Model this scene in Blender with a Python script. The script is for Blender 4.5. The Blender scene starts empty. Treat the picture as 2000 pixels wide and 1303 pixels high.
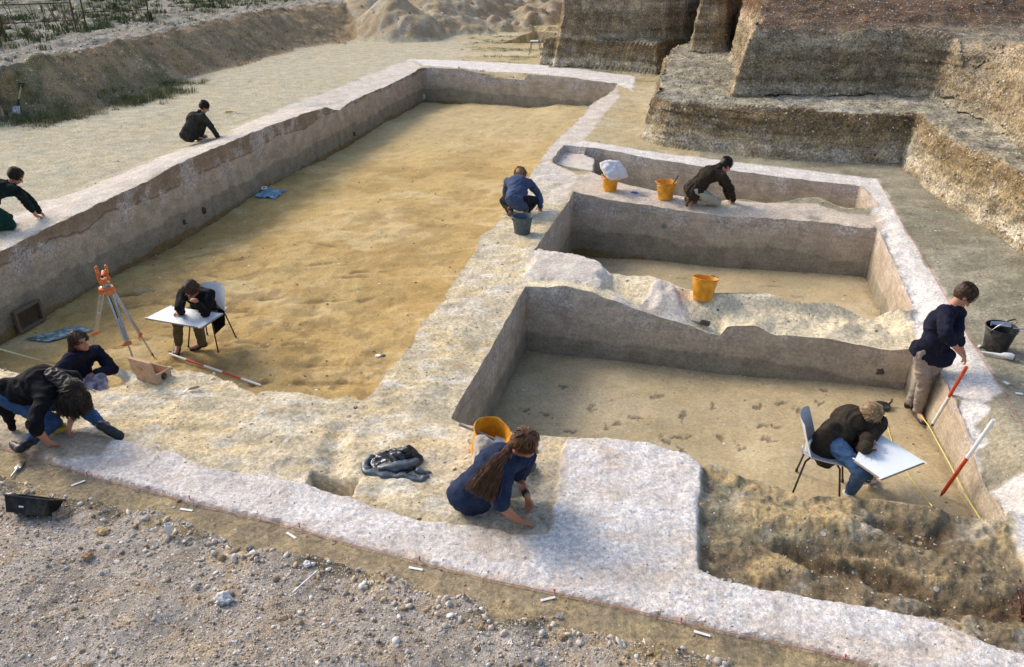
import bpy, bmesh, math, random
import numpy as np
from mathutils import Vector, Matrix, noise as mnoise
S = bpy.context.scene
COL = S.collection
R = math.radians
# ------------------------------------------------------------ camera, sky, sun, exposure
CAMH = 4.0; PITCH = R(26.3); FPX = 1555.0
cam = bpy.data.objects.new('camera', bpy.data.cameras.new('camera')); COL.objects.link(cam)
cam.location = (0, 0, CAMH); cam.rotation_euler = (R(90)-PITCH, 0, 0)
cam.data.sensor_width = 36; cam.data.lens = FPX/2000*36
cam.data.clip_start = .05; cam.data.clip_end = 400
S.camera = cam
SUN_EL, SUN_AZ = R(36), R(-55)            # azimuth measured from +Y (view direction), negative = left
sdir = Vector((math.sin(SUN_AZ)*math.cos(SUN_EL), math.cos(SUN_AZ)*math.cos(SUN_EL), math.sin(SUN_EL)))
W_ = bpy.data.worlds.new('World'); S.world = W_; W_.use_nodes = True
wn = W_.node_tree.nodes; wl = W_.node_tree.links
sky = wn.new('ShaderNodeTexSky'); sky.sky_type = 'NISHITA'; sky.sun_disc = False
sky.sun_elevation = SUN_EL; sky.sun_rotation = SUN_AZ; sky.dust_density = 3.0; sky.air_density = 1.0
wl.new(sky.outputs[0], wn['Background'].inputs[0]); wn['Background'].inputs[1].default_value = .13
sun = bpy.data.objects.new('sun', bpy.data.lights.new('sun', 'SUN')); COL.objects.link(sun)
sun.data.energy = 1.1; sun.data.angle = R(17); sun.data.color = (1, .90, .75)
sun.rotation_euler = (-sdir).to_track_quat('-Z', 'Y').to_euler()
S.view_settings.view_transform = 'Standard'; S.view_settings.look = 'None'
S.view_settings.exposure = 0.9; S.view_settings.gamma = 1
S.cycles.max_bounces = 5; S.cycles.diffuse_bounces = 3; S.cycles.use_denoising = True

# ------------------------------------------------------------ helpers
CP, SP = math.cos(PITCH), math.sin(PITCH)
def ray(px, py):
    x = (px-1000)/FPX; y = -(py-651.5)/FPX
    return (x, CP+y*SP, -SP+y*CP)
def P(px, py, z=0.0):
    """world point where the sight line of a photograph pixel meets the level z"""
    r = ray(px, py); t = (z-CAMH)/r[2]
    return Vector((r[0]*t, r[1]*t, z))
def W(px, py, Y):
    r = ray(px, py); t = Y/r[1]
    return Vector((r[0]*t, Y, CAMH+r[2]*t))
def RS(px, py, par, L, far=False):
    """joint on a sight line at limb length L from its parent joint"""
    d = Vector(ray(px, py)).normalized(); o = Vector((0, 0, CAMH)) - par
    b = o.dot(d); c = o.dot(o)-L*L; D = b*b-c
    t = -b + (math.sqrt(D) if far else -math.sqrt(D)) if D > 0 else -b
    return Vector((0, 0, CAMH)) + d*t
def sm(a, b, x):
    t = np.clip((x-a)/(b-a), 0, 1); return t*t*(3-2*t)
def hash2(ix, iy, s):
    n = (ix.astype(np.int64)*374761393 + iy.astype(np.int64)*668265263 + s*1274126177) & 0x7fffffff
    n = ((n ^ (n >> 13))*1274126177) & 0x7fffffff
    n = (n ^ (n >> 16)) & 0xffff
    return n/65535.0
def vn(x, y, s=0):
    ix = np.floor(x); iy = np.floor(y); fx = x-ix; fy = y-iy
    fx = fx*fx*fx*(fx*(fx*6-15)+10); fy = fy*fy*fy*(fy*(fy*6-15)+10)
    a = hash2(ix, iy, s); b = hash2(ix+1, iy, s); c = hash2(ix, iy+1, s); d = hash2(ix+1, iy+1, s)
    return (a+(b-a)*fx + (c-a)*fy + (a-b-c+d)*fx*fy)*2-1
def fbm(x, y, f, o=4, s=0, g=.5):
    r = np.zeros_like(x); a = 1.0; t = 0
    for k in range(o):
        c_, s_ = math.cos(k*1.1+s), math.sin(k*1.1+s)
        r += a*vn((x*c_-y*s_)*f+17.3*k, (x*s_+y*c_)*f-9.1*k, s*31+k); t += a; a *= g; f *= 2.03
    return r/t*1.6
def tag(o, label=None, cat=None, group=None, kind=None):
    if label: o['label'] = label
    if cat: o['category'] = cat
    if group: o['group'] = group
    if kind: o['kind'] = kind
    return o
def link(name, me, mat=None, parent=None, smooth=True):
    me.name = name
    o = bpy.data.objects.new(name, me); COL.objects.link(o)
    if mat: 
        me.materials.clear(); me.materials.append(mat)
    if parent is not None: o.parent = parent
    if smooth and len(me.polygons): me.polygons.foreach_set('use_smooth', np.ones(len(me.polygons), bool))
    return o
def empty(name, loc=(0, 0, 0), rz=0):
    o = bpy.data.objects.new(name, None); COL.objects.link(o); o.location = loc; o.rotation_euler = (0, 0, rz)
    o.empty_display_size = .1
    return o

# ------------------------------------------------------------ materials
class N:
    def __init__(s, name):
        s.m = bpy.data.materials.new(name); s.m.use_nodes = True
        s.t = s.m.node_tree; s.b = s.t.nodes['Principled BSDF']; s.L = s.t.links.new
    def n(s, t, **k):
        q = s.t.nodes.new('ShaderNode'+t)
        for a, v in k.items():
            if a.startswith('i_'): q.inputs[a[2:].replace('_', ' ')].default_value = v
            elif a[0] == 'x' and a[1:].isdigit(): q.inputs[int(a[1:])].default_value = v
            else: setattr(q, a, v)
        return q
    def coord(s, scale=(1, 1, 1), warp=0):
        c = s.n('TexCoord').outputs['Object']
        m = s.n('Mapping'); m.inputs['Scale'].default_value = scale; s.L(c, m.inputs[0]); return m.outputs[0]
    def noise(s, sc, det=4, vec=None, rough=.55):
        q = s.n('TexNoise'); q.inputs['Scale'].default_value = sc; q.inputs['Detail'].default_value = det
        q.inputs['Roughness'].default_value = rough
        if vec is not None: s.L(vec, q.inputs['Vector'])
        return q.outputs['Fac']
    def vor(s, sc, vec=None, out='Distance', feat='F1'):
        q = s.n('TexVoronoi', feature=feat); q.inputs['Scale'].default_value = sc
        if vec is not None: s.L(vec, q.inputs['Vector'])
        return q
    def ramp(s, f, st):
        q = s.n('ValToRGB'); e = q.color_ramp.elements
        while len(e) < len(st): e.new(.5)
        for i, (p, c) in enumerate(st):
            e[i].position = p; e[i].color = (c if len(c) == 4 else (*c, 1)) if isinstance(c, tuple) else (c, c, c, 1)
        s.L(f, q.inputs[0]); return q.outputs[0]
    def mix(s, f, a, b, mode='MIX'):
        q = s.n('MixRGB', blend_type=mode)
        for i, v in ((0, f), (1, a), (2, b)):
            if isinstance(v, (int, float)): q.inputs[i].default_value = v if i == 0 else (v, v, v, 1)
            elif isinstance(v, tuple): q.inputs[i].default_value = (*v, 1)[:4]
            else: s.L(v, q.inputs[i])
        return q.outputs[0]
    def math(s, op, a, b=0.0, clamp=False):
        q = s.n('Math', operation=op, use_clamp=clamp)
        for i, v in ((0, a), (1, b)):
            if isinstance(v, (int, float)): q.inputs[i].default_value = v
            else: s.L(v, q.inputs[i])
        return q.outputs[0]
    def attr(s, name, out='Color'):
        return s.n('Attribute', attribute_name=name).outputs[out]
    def bump(s, h, st=.5, d=.02, prev=None):
        q = s.n('Bump'); q.inputs['Strength'].default_value = st; q.inputs['Distance'].default_value = d
        s.L(h, q.inputs['Height'])
        if prev is not None: s.L(prev, q.inputs['Normal'])
        return q.outputs[0]
    def out(s, col, rough=.9, nrm=None, spec=.25, metal=0.0):
        if isinstance(col, tuple): s.b.inputs['Base Color'].default_value = (*col, 1)
        else: s.L(col, s.b.inputs['Base Color'])
        if isinstance(rough, (int, float)): s.b.inputs['Roughness'].default_value = rough
        else: s.L(rough, s.b.inputs['Roughness'])
        s.b.inputs['Specular IOR Level'].default_value = spec; s.b.inputs['Metallic'].default_value = metal
        if nrm is not None: s.L(nrm, s.b.inputs['Normal'])
        return s.m
_mc = {}
def simple(name, col, rough=.6, spec=.3, metal=0, var=.12, nsc=25, bump=.1, bsc=60):
    """painted or plastic surface with wear, dust and a slight unevenness"""
    if name in _mc: return _mc[name]
    a = N(name); v = a.coord(); n1 = a.noise(nsc, 5, v)
    c = a.mix(a.ramp(n1, [(.35, 0.0), (.75, 1.0)]), tuple(x*(1-var) for x in col), tuple(min(1, x*(1+var)+.01*var) for x in col))
    dust = a.math('MULTIPLY', a.ramp(a.noise(9, 6, v, .7), [(.5, 0.0), (.8, 1.0)]), min(.35, var*1.6))
    c = a.mix(dust, c, (.42, .34, .22))
    _mc[name] = a.out(c, rough, a.bump(a.noise(bsc, 4, v), bump, .004), spec, metal)
    return _mc[name]
def cloth(name, col, weave=260, fold=.5, col2=None, rough=.92):
    if name in _mc: return _mc[name]
    a = N(name); v = a.coord()
    c2 = col2 or tuple(x*1.6+.004 for x in col)
    c = a.mix(a.ramp(a.noise(11, 5, v), [(.4, 0.0), (.75, 1.0)]), col, c2)
    c = a.mix(a.math('MULTIPLY', a.ramp(a.noise(5, 7, v, .75), [(.55, 0.0), (.85, 1.0)]), .14), c, (.4, .33, .22))
    h1 = a.noise(weave, 2, v); h2 = a.noise(14, 4, v, .5)
    _mc[name] = a.out(c, rough, a.bump(h2, fold, .03, a.bump(h1, .25, .004)), .15)
    return _mc[name]
# ------------------------------------------------------------ terrain: one level field, cut into floors, walls, banks
YN, YF, NR, NC = 2.3, 95.0, 1050, 1150
k_ = .0026; c0 = .010
uu = np.linspace(0, 1, NR); a0 = math.log(c0+k_*YN); a1 = math.log(c0+k_*YF)
ys = (np.exp(a0+(a1-a0)*uu)-c0)/k_
xs = np.linspace(-1, 1, NC)
wid = .80*ys + 3.2
X = (xs[None, :]*wid[:, None]); Y = np.repeat(ys[:, None], NC, 1)
X += .12*(Y-2.3)*0                                  # plan grid, no skew
def pts(l, z=0.0): return [tuple(P(p[0], p[1], p[2] if len(p) > 2 else z))[:2] for p in l]
def sdf(poly, X, Y, m=1.6):
    """distance to a plan polygon, negative inside; +m beyond its neighbourhood"""
    q = np.array(poly); out = np.full(X.shape, 9.0)
    sel = (X > q[:, 0].min()-m) & (X < q[:, 0].max()+m) & (Y > q[:, 1].min()-m) & (Y < q[:, 1].max()+m)
    x = X[sel]; y = Y[sel]; d = np.full(x.shape, 1e9); ins = np.zeros(x.shape, bool)
    for i in range(len(q)):
        ax, ay = q[i-1]; bx, by = q[i]; ex, ey = bx-ax, by-ay
        t = np.clip(((x-ax)*ex+(y-ay)*ey)/(ex*ex+ey*ey+1e-12), 0, 1)
        d = np.minimum(d, (x-ax-t*ex)**2+(y-ay-t*ey)**2)
        c = ((ay > y) != (by > y)) & (x < ex*(y-ay)/(ey+1e-12)+ax)
        ins ^= c
    d = np.sqrt(d); out[sel] = np.where(ins, -d, d); return out
def pdist(line, X, Y):
    d = np.full(X.shape, 1e9)
    for i in range(1, len(line)):
        ax, ay = line[i-1]; bx, by = line[i]; ex, ey = bx-ax, by-ay
        t = np.clip(((X-ax)*ex+(Y-ay)*ey)/(ex*ex+ey*ey+1e-12), 0, 1)
        d = np.minimum(d, (X-ax-t*ex)**2+(Y-ay-t*ey)**2)
    return np.sqrt(d)
def field(ctrl, X, Y, p=3.0):
    """smooth height through (px, py, z) control points"""
    w = np.zeros_like(X); v = np.zeros_like(X)
    for px, py, z in ctrl:
        q = P(px, py, z); k = 1/((X-q.x)**2+(Y-q.y)**2+.02)**(p/2); w += k; v += k*z
    return v/w
# ---- plan outlines, traced level by level
LW = [(-260, 640), (0, 490), (77, 450), (185, 400), (290, 350), (400, 294), (460, 270), (525, 245), (595, 220), (640, 209), (665, 205), (700, 192), (765, 165), (832, 130)]
FW = [(905, 134), (960, 139), (1035, 143), (1120, 153), (1207, 167)]
CWL = [(1196, 178), (1154, 206), (1133, 231), (1084, 276), (1060, 308), (1035, 343), (1010, 380), (986, 416), (961, 447), (940, 461), (925, 492), (905, 524), (893, 545), (881, 563), (850, 600), (821, 636), (800, 671), (765, 712), (735, 750), (706, 783)]
FE = [(686, 788, -.05), (682, 783, -.05), (640, 771), (595, 766), (552, 757), (518, 755), (504, 762), (450, 738), (385, 714, .06), (345, 700, .12), (297, 697, .14), (262, 712, .1), (245, 735, .05), (210, 757), (168, 764), (110, 752), (52, 724, .05), (0, 712, .05), (-80, 690), (-260, 660)]
LWm = LW[1:]
big = [(-8.6, 3.8), (-7.16, 10.34), (-3.14, 28.6), (3.32, 25.8)] + pts(CWL) + pts(FE)
CWR = [(1203, 200), (1180, 225), (1140, 276)]
back = pts([(1101, 283), (1180, 292), (1300, 313), (1422, 331), (1550, 347), (1681, 363), (1706, 386), (1717, 408, -.05), (1712, 414, -.1), (1650, 411, -.1), (1597, 394, -.08), (1560, 392, -.07), (1496, 397, -.06), (1450, 390, -.05), (1400, 392, -.04), (1317, 381, -.02), (1280, 371), (1210, 357), (1150, 335), (1120, 335), (1077, 318)])
mid = [(1.07, 13.58), (5.72, 11.89), (5.53, 11.16), (5.29, 10.2), (5.07, 9.33), (4.98, 8.95)] + pts([(1770, 632, -.22), (1700, 622, -.2), (1615, 602, -.15), (1538, 598, -.12), (1489, 583, -.1), (1398, 582, -.08), (1330, 566, -.06), (1266, 545, -.06), (1227, 547, -.06), (1190, 535), (1183, 527), (1168, 514), (1140, 505), (1105, 502), (1070, 491), (1042, 491)])
front = [(.17, 9.44), (4.66, 8.15), (4.50, 7.3), (4.39, 6.81), (4.29, 6.31), (4.2, 5.9), (4.16, 5.68), (4.07, 5.2)] + pts([(1962, 1016), (1860, 1001), (1818, 990), (1751, 978), (1671, 971), (1600, 966), (1566, 977), (1541, 958), (1496, 941), (1440, 930), (1408, 907), (1385, 904), (1372, 910), (1345, 893), (1262, 867), (1180, 858), (1105, 853), (1040, 848), (930, 832), (880, 820, -.1)])
am = .0015 + .034*(1-sm(.1, .5, np.minimum(pdist(pts(CWL), X, Y), pdist(pts(FE[2:14]), X, Y)))) + .02*(1-sm(.2, .5, pdist(pts([(1042, 491), (1190, 535), (1330, 566), (1538, 598, -.12), (1770, 632, -.22)]), X, Y)))
Xw = X + am*(.6*fbm(X, Y, 9, 3, 3) + fbm(X, Y, 2.6, 2, 5)); Yw = Y + am*(.6*fbm(X, Y, 9, 3, 4) + fbm(X, Y, 2.6, 2, 6))
Sbig = sdf(big, Xw, Yw); Sback = sdf(back, Xw, Yw); Smid = sdf(mid, Xw, Yw); Sfr = sdf(front, Xw, Yw)
# draw the mesh lines onto the cut edges so that every cut is crisp
S4 = np.stack([Sbig, Sback, Smid, Sfr]); S_ = S4.min(0); near4 = S4.argmin(0)
Xj = np.gradient(X, axis=1); Xi = np.gradient(X, axis=0); Yi = np.gradient(Y, axis=0)
Sj = np.gradient(S_, axis=1); Si = np.gradient(S_, axis=0)
gx = Sj/Xj; gy = (Si-gx*Xi)/Yi; gn = np.hypot(gx, gy)+1e-6; gx /= gn; gy /= gn
Sn = None
cell = np.abs(gx)*Xj*1.1+np.abs(gy)*Yi*1.0
k0 = np.abs(S_) < .5*cell; k1 = (S_ <= -.5*cell) & (S_ > -1.5*cell)
tgt = np.where(k0, 0, np.where(k1, -cell, S_)); mv = (tgt-S_)*(k0 | k1)/np.maximum(gn, .6)
mv = np.clip(mv, -.6*cell, .6*cell)
X = X+gx*mv; Y = Y+gy*mv; inside = S_ < -.5*cell; Sn = np.where(k0 | k1, tgt, S_)
for i_, nm_ in enumerate(('Sbig', 'Sback', 'Smid', 'Sfr')):
    v_ = globals()[nm_]; globals()[nm_] = np.where((k0 | k1) & (near4 == i_), tgt, v_)
am = .0015 + .034*(1-sm(.1, .5, np.minimum(pdist(pts(CWL), X, Y), pdist(pts(FE[2:14]), X, Y)))) + .02*(1-sm(.2, .5, pdist(pts([(1042, 491), (1190, 535), (1330, 566), (1538, 598, -.12), (1770, 632, -.22)]), X, Y)))
Xw = X + am*(.6*fbm(X, Y, 9, 3, 3) + fbm(X, Y, 2.6, 2, 5)); Yw = Y + am*(.6*fbm(X, Y, 9, 3, 4) + fbm(X, Y, 2.6, 2, 6))
# ---- levels
fine = .006*fbm(X, Y, 9, 4, 11)
H = .02*fbm(X, Y, .5, 4, 1) + fine
top_ctrl = [(1175, 388, -.03), (1150, 350, 0), (1315, 400, -.02), (1415, 405, -.04), (1527, 412, -.06), (1632, 425, -.09), (1700, 432, -.1), (1126, 420, 0), (1060, 520, 0), (1154, 530, .02), (1180, 530, .0), (1215, 570, -.05), (1262, 600, -.04), (1290, 565, 0), (1345, 610, -.05), (1385, 640, -.16), (1375, 590, -.1), (1405, 620, -.13), (1475, 610, -.14), (1538, 620, -.15), (1615, 635, -.19), (1706, 655, -.24), (1770, 670, -.27), (1825, 650, 0), (1870, 740, 0), (1950, 960, 0), (1800, 560, 0), (1740, 430, 0), (1722, 395, -.02), (1690, 375, 0), (1500, 335, 0), (1200, 285, 0), (1090, 300, 0), (1000, 600, 0), (900, 800, 0), (1200, 880, 0), (1400, 950, -.1), (1600, 1000, -.12), (1800, 1030, -.05), (1300, 345, 0), (1120, 325, -.12)]
reg = (X > -1) & (X < 8.5) & (Y > 4.5) & (Y < 20)
T = np.zeros_like(X); T[reg] = field(top_ctrl, X[reg], Y[reg], 4.5)
dmask = sdf(pts([(1130, 345), (1720, 405), (1735, 440), (1130, 420)]), X, Y); H += T*(1-sm(-.0, .25, dmask))*.8
cmask = sdf(pts([(1040, 490), (1190, 528), (1400, 585), (1700, 622, -.2), (1785, 635, -.1), (1790, 700, -.2), (1700, 682, -.27), (1400, 655), (1030, 553)]), X, Y); H += T*(1-sm(0, .22, cmask))
# lumpy eroded surfaces on the baulks
baulk = (1-sm(-.1, .1, sdf(pts([(1060, 308), (1126, 350), (1042, 491), (1024, 554), (880, 820), (1100, 855), (1070, 1046), (700, 980), (180, 850), (0, 840), (0, 715), (245, 735), (297, 700), (690, 787), (881, 563), (1000, 390)]), X, Y)))
ridg = 1-np.abs(fbm(X*1.0, Y*1.8, 2.3, 4, 21))
H += baulk*(.016*(ridg-.6) + .014*fbm(X*.8, Y*1.8, 3.6, 5, 23) + .008*fbm(X*.7, Y*2.2, 9, 4, 24))
cb = 1-sm(-.1, .1, cmask); H += cb*(.045*fbm(X, Y, 2.9, 5, 33)+.028*(.5-np.abs(fbm(X, Y, 5.5, 4, 35))))*sm(1.2, 2.2, X) 
for wp in ([(1024, 554), (1042, 491), (1105, 500), (1168, 514), (1195, 535), (1180, 565), (1154, 563), (1105, 554)], [(1200, 568), (1240, 580), (1290, 545), (1320, 565), (1350, 590), (1345, 625), (1300, 620), (1262, 610)]):
    w_ = sdf(pts(wp), X+.05*fbm(X, Y, 5, 4, 37), Y+.05*fbm(X, Y, 5, 4, 38)); H += (1-sm(-.05, .01, w_))*.055
# big room floor undulates
fl_big = field([(0, 655, -1.1), (35, 650, -1.1), (350, 465, -1.12), (630, 297, -1.1), (825, 200, -1.1), (1000, 203, -.95), (1150, 206, -.76), (1040, 300, -.95), (950, 420, -.95), (800, 600, -.98), (700, 740, -1.0), (500, 740, -1.0), (300, 690, -1.02), (100, 700, -1.05), (600, 500, -.9), (450, 550, -1.0), (750, 420, -.85), (800, 330, -.92), (550, 380, -1.02)], X, Y, 3)
fl_big += .04*fbm(X, Y, .8, 4, 41) + .012*fbm(X, Y*1.7, 3.5, 4, 43) + fine
clod = (1-sm(0, 1.6, np.hypot(X+1.8, Y-7.4))) ; fl_big += clod*.03*fbm(X, Y, 7, 3, 45) 
profs = [
 ([(-8.4, 5, 0), (-7.13, 10.46, .1), (-6.97, 11.2, .14), (-6.71, 12.39, .17), (-6.4, 13.78, .2), (-6.2, 14.7, .28), (-6.01, 15.56, .27), (-5.76, 16.68, .28), (-5.46, 18.08, .25), (-5.07, 19.84, .2), (-4.8, 21.04, .12), (-4.7, 21.5, -.02), (-4.62, 21.88, -.1), (-4.5, 22.4, -.02), (-4.34, 23.13, -.0), (-3.76, 25.77, -.03), (-3.02, 29.17, .05)], 1.6),
 ([(-3.0, 28.5, .08), (-1.64, 27.95, .1), (-.9, 27.6, .0), (-.68, 27.53, -.1), (.4, 27.1, -.12), (.5, 27, .06), (1.96, 26.38, .05), (3.32, 25.79, -.04)], .7),
 ([(1.09, 13.57, .05), (1.55, 13.4, 0), (2.15, 13.19, -.05), (2.72, 12.98, -.07), (3.52, 12.69, -.1), (4.37, 12.38, -.05), (5.14, 12.1, -.04), (5.71, 11.89, -.07)], .4),
 ([(.16, 9.44, .02), (.68, 9.29, .07), (.99, 9.2, .04), (1.35, 9.1, -.08), (1.67, 9.01, -.17), (2.18, 8.86, -.27), (2.43, 8.79, -.35), (2.55, 8.76, -.36), (2.62, 8.74, -.22), (2.93, 8.65, -.17), (3.18, 8.57, -.25), (3.73, 8.42, -.22), (4.23, 8.27, -.28), (4.63, 8.16, -.31)], .4),
 ([(4.63, 8.01, -.1), (4.48, 7.25, -.08), (4.39, 6.81, -.08), (4.29, 6.31, -.14), (4.2, 5.9, -.26), (4.16, 5.68, -.3), (4.06, 5.19, -.26)], .4),
 ([(5.75, 12.02, -.04), (5.53, 11.16, -.03), (5.29, 10.22, -.06), (5.07, 9.33, -.08), (4.86, 8.53, -.09)], .35),
 ([(.1, 9.3, .0), (-.12, 8.41, -.03), (-.34, 7.4, -.06), (-.6, 6.4, -.08)], .5)]
for pr, wd in profs:
    A_ = np.array(pr[0][:2]); B_ = np.array(pr[-1][:2]); Lp = np.linalg.norm(B_-A_); u_ = (B_-A_)/Lp
    sv = (X-A_[0])*u_[0]+(Y-A_[1])*u_[1]; k_s = [float((np.array(q[:2])-A_)@u_) for q in pr]
    zp = np.interp(sv, k_s, [q[2] for q in pr]) + .014*fbm(X, Y, 5, 3, 17)
    wq = (1-sm(.0, wd, pdist([q[:2] for q in pr], X, Y)))*sm(-.3, 0, sv)*(1-sm(Lp, Lp+.3, sv)); H = H*(1-wq)+zp*wq
fl_big = fl_big
H = np.where(inside & (near4 == 0), fl_big, H)
fl_r = field([(1025, 682, -.9), (1350, 710, -.87), (1769, 761, -.77), (1860, 920, -.66), (1900, 1000, -.63), (1600, 900, -.74), (1400, 850, -.85), (1000, 800, -.9)], X, Y, 2.5) + .012*fbm(X, Y, 1.2, 4, 51) + fine*.6
fl_m = field([(1115, 496, -1.1), (1350, 530, -1.0), (1695, 540, -.85), (1725, 620, -.82), (1500, 570, -.92)], X, Y, 2.5) + .012*fbm(X, Y, 1.2, 4, 52) + fine*.6
for i_, f_ in ((1, fl_m), (2, fl_m), (3, fl_r)): H = np.where(inside & (near4 == i_), f_, H)
ledge = sdf(pts([(1112, 290, -.15), (1160, 312, -.15), (1157, 336, -.15), (1080, 320, -.15)]), Xw, Yw)
H = np.where(ledge < .03, np.maximum(H, -.14+.02*fbm(X, Y, 4, 3, 9)), H)
# sloping rough shoulder along the inner top of the right wall
sh = pdist([(5.75, 12), (5.29, 10.2), (4.98, 8.95), (4.66, 8.15), (4.39, 6.81), (4.16, 5.68), (4.07, 5.2)], X, Y)
shm = (1-sm(0, .28, sh))*(Smid > 0)*(Sfr > 0)*(X > 3.8)*sm(0, .1, cmask)
H -= shm*(.02+.035*fbm(X, Y, 7, 4, 61))
# small square pit near the strip and small lumps
pit = sdf(pts([(608, 918), (655, 926), (700, 934), (682, 970), (600, 950)]), Xw, Yw); H -= .22*(1-sm(-.04, .02, pit))
trough = pdist(pts([(660, 840), (655, 880), (650, 930)]), X, Y); H -= .05*(1-sm(0, .16, trough))
scoop = np.hypot(X-P(1372, 632).x, (Y-P(1372, 632).y)); H -= .10*(1-sm(.06, .2, scoop))*(Sfr > 0)
hol = pdist(pts([(1190, 545), (1225, 560), (1265, 572)]), X, Y); H -= .09*(1-sm(.03, .2, hol))*(Smid > 0)*(Sfr > 0)
# eroded brown area, right foreground
ero_p = pts([(1372, 905), (1440, 930), (1541, 958), (1580, 965), (1671, 971), (1818, 990), (1965, 1021), (1986, 1067), (2060, 1180), (2100, 1330), (2000, 1280), (1930, 1263), (1874, 1238), (1825, 1214), (1720, 1193), (1545, 1165), (1419, 1140), (1363, 1120)])
ero = sdf(ero_p, Xw, Yw); eroM = 1-sm(-.04, .03, ero); eroI = 1-sm(-.5, 0, ero)
eu, ev = (X*.9-Y*.42)*.55, (X*.42+Y*.9)*1.55; er_r = 1-np.abs(fbm(eu, ev, 1.5, 6, 71)); er_h = (.10*(er_r-.62)*(.35+.65*eroI) + .024*fbm(eu, ev, 4.2, 6, 73, .6)+.012*fbm(X, Y, 18, 3, 74) + .07*(1-sm(0, .35, -ero))*sm(-.1, .3, fbm(X, Y, 2.3, 3, 75)))
gl1 = pdist(pts([(1545, 1062), (1620, 1090), (1700, 1098), (1790, 1130), (1840, 1165)]), X, Y); gl2 = pdist(pts([(1715, 1018), (1765, 1032), (1830, 1045), (1855, 1030)]), X, Y); gl3 = pdist(pts([(1800, 1190), (1880, 1185), (1950, 1180), (2040, 1150)]), X, Y)
gm1 = pdist(pts([(1480, 1000), (1560, 1020), (1640, 1010), (1660, 985)]), X, Y); gm2 = pdist(pts([(1500, 1100), (1530, 1088), (1560, 1100)]), X, Y); gm3 = pdist(pts([(1640, 1080), (1720, 1085), (1850, 1120)]), X, Y); gm4 = pdist(pts([(1385, 905), (1440, 935), (1530, 965), (1580, 968)]), X, Y)
wob = .05*n_er if False else .06*fbm(X, Y, 4, 4, 78)
er_h = er_h-.045*((1-sm(.02, .17, gl1+wob))+(1-sm(.02, .15, gl2+wob))+.8*(1-sm(.02, .14, gl3+wob))) + .04*((1-sm(.05, .25, gm1+wob))+(1-sm(.02, .12, gm2+wob))+(1-sm(.02, .1, gm3+wob))+(1-sm(.02, .1, gm4+wob)))
H += eroM*(-.045 + er_h)
# cleaned wall-top strip is flat and crisp, a few mm above the sand
strip_p = pts([(-300, 800), (-120, 815), (60, 835), (182, 850), (252, 867), (350, 892), (409, 916), (525, 934), (602, 951), (700, 980), (720, 990), (825, 1021), (947, 1032), (1000, 1048), (1070, 1046), (1084, 983), (1094, 902), (1105, 861), (1180, 859), (1262, 868), (1345, 893), (1372, 912), (1367, 970), (1363, 1118), (1419, 1140), (1545, 1165), (1720, 1193), (1825, 1214), (1874, 1238), (1930, 1263), (2000, 1282), (2150, 1340), (1850, 1345), (1678, 1300), (1615, 1280), (1475, 1249), (1350, 1223), (1245, 1196), (1105, 1165), (947, 1133), (825, 1102), (700, 1070), (581, 1035), (385, 987), (297, 962), (175, 932), (70, 895), (0, 875), (-150, 832), (-300, 800)])
strip = sdf(strip_p, X+.012*fbm(X, Y, 9, 2, 2), Y+.012*fbm(X, Y, 9, 2, 8)); stM = 1-sm(-.02, .015, strip)
H = np.where(strip < .1, H*(1-stM) + stM*(.035+.010*fbm(X, Y, 2.5, 3, 81)+.006*fbm(X, Y, 14, 3, 83)), H)
# sand step along the near side of the strip (a hair lower), then the gravel bank
near = pts([(-500, 905), (-200, 930), (0, 943), (52, 958), (100, 966), (147, 990), (227, 997), (297, 1021), (343, 1025), (395, 1050), (448, 1067), (525, 1095), (577, 1092), (647, 1112), (700, 1128), (755, 1154), (825, 1172), (885, 1180), (947, 1190), (982, 1212), (1098, 1230), (1245, 1266), (1350, 1286), (1405, 1302), (1600, 1345), (1800, 1370)])
nearpoly = near + [(12, .3), (-12, .3)]
nb = sdf(nearpoly, X+.09*fbm(X, Y, 3.0, 5, 91), Y+.09*fbm(X, Y, 3.0, 5, 92), 3)
gb = sm(-.10, .0, -nb-.0)                         # 1 on the bank
H += sm(.0, .11, -nb)*.17 + sm(.1, 1.6, -nb)*.10 + sm(-.02, .3, -nb)*(.05*fbm(X, Y, 1.3, 6, 95)+.005*fbm(X, Y, 16, 3, 96))
# left earth bank
bbase = pts([(-400, 262), (-200, 240), (0, 231), (90, 232), (168, 224), (245, 196), (350, 161), (455, 130), (595, 93), (660, 84), (700, 76)])
btop = pts([(-400, 165, 1.3), (-200, 140, 1.3), (0, 122, 1.3), (140, 95, 1.3), (245, 77, 1.25), (330, 56, 1.25), (420, 39, 1.25), (520, 24, 1.2), (595, 12, 1.2), (665, 8, 1.2)])
bpoly = bbase + [btop[-1]] + [(btop[-1][0]-2, 95), (-90, 95), (-90, bbase[0][1])]
sb = sdf(bpoly, X+.35*fbm(X, Y, .9, 4, 101), Y+.35*fbm(X, Y, .9, 4, 102), 60)
db = pdist(bbase, X, Y); dt = pdist(btop, X, Y)
tt = np.where(sb < 0, np.clip(db/(db+dt+1e-6), 0, 1), 0)
tpoly = sdf(btop+[(btop[-1][0]-2, 95), (-90, 95), (-90, btop[0][1])], X, Y, 60)
tt = np.where((tpoly < 0) & (sb < 0), 1, tt)
bank = sm(0, .97, tt)*(1.27 + .08*fbm(X, Y, .6, 4, 103)) + sm(0, .2, tt)*(.09*fbm(X, Y, 1.5, 5, 104)+.03*fbm(X, Y, 6, 3, 105))
H = np.where(sb < 0, bank+H*.5, H)
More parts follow.
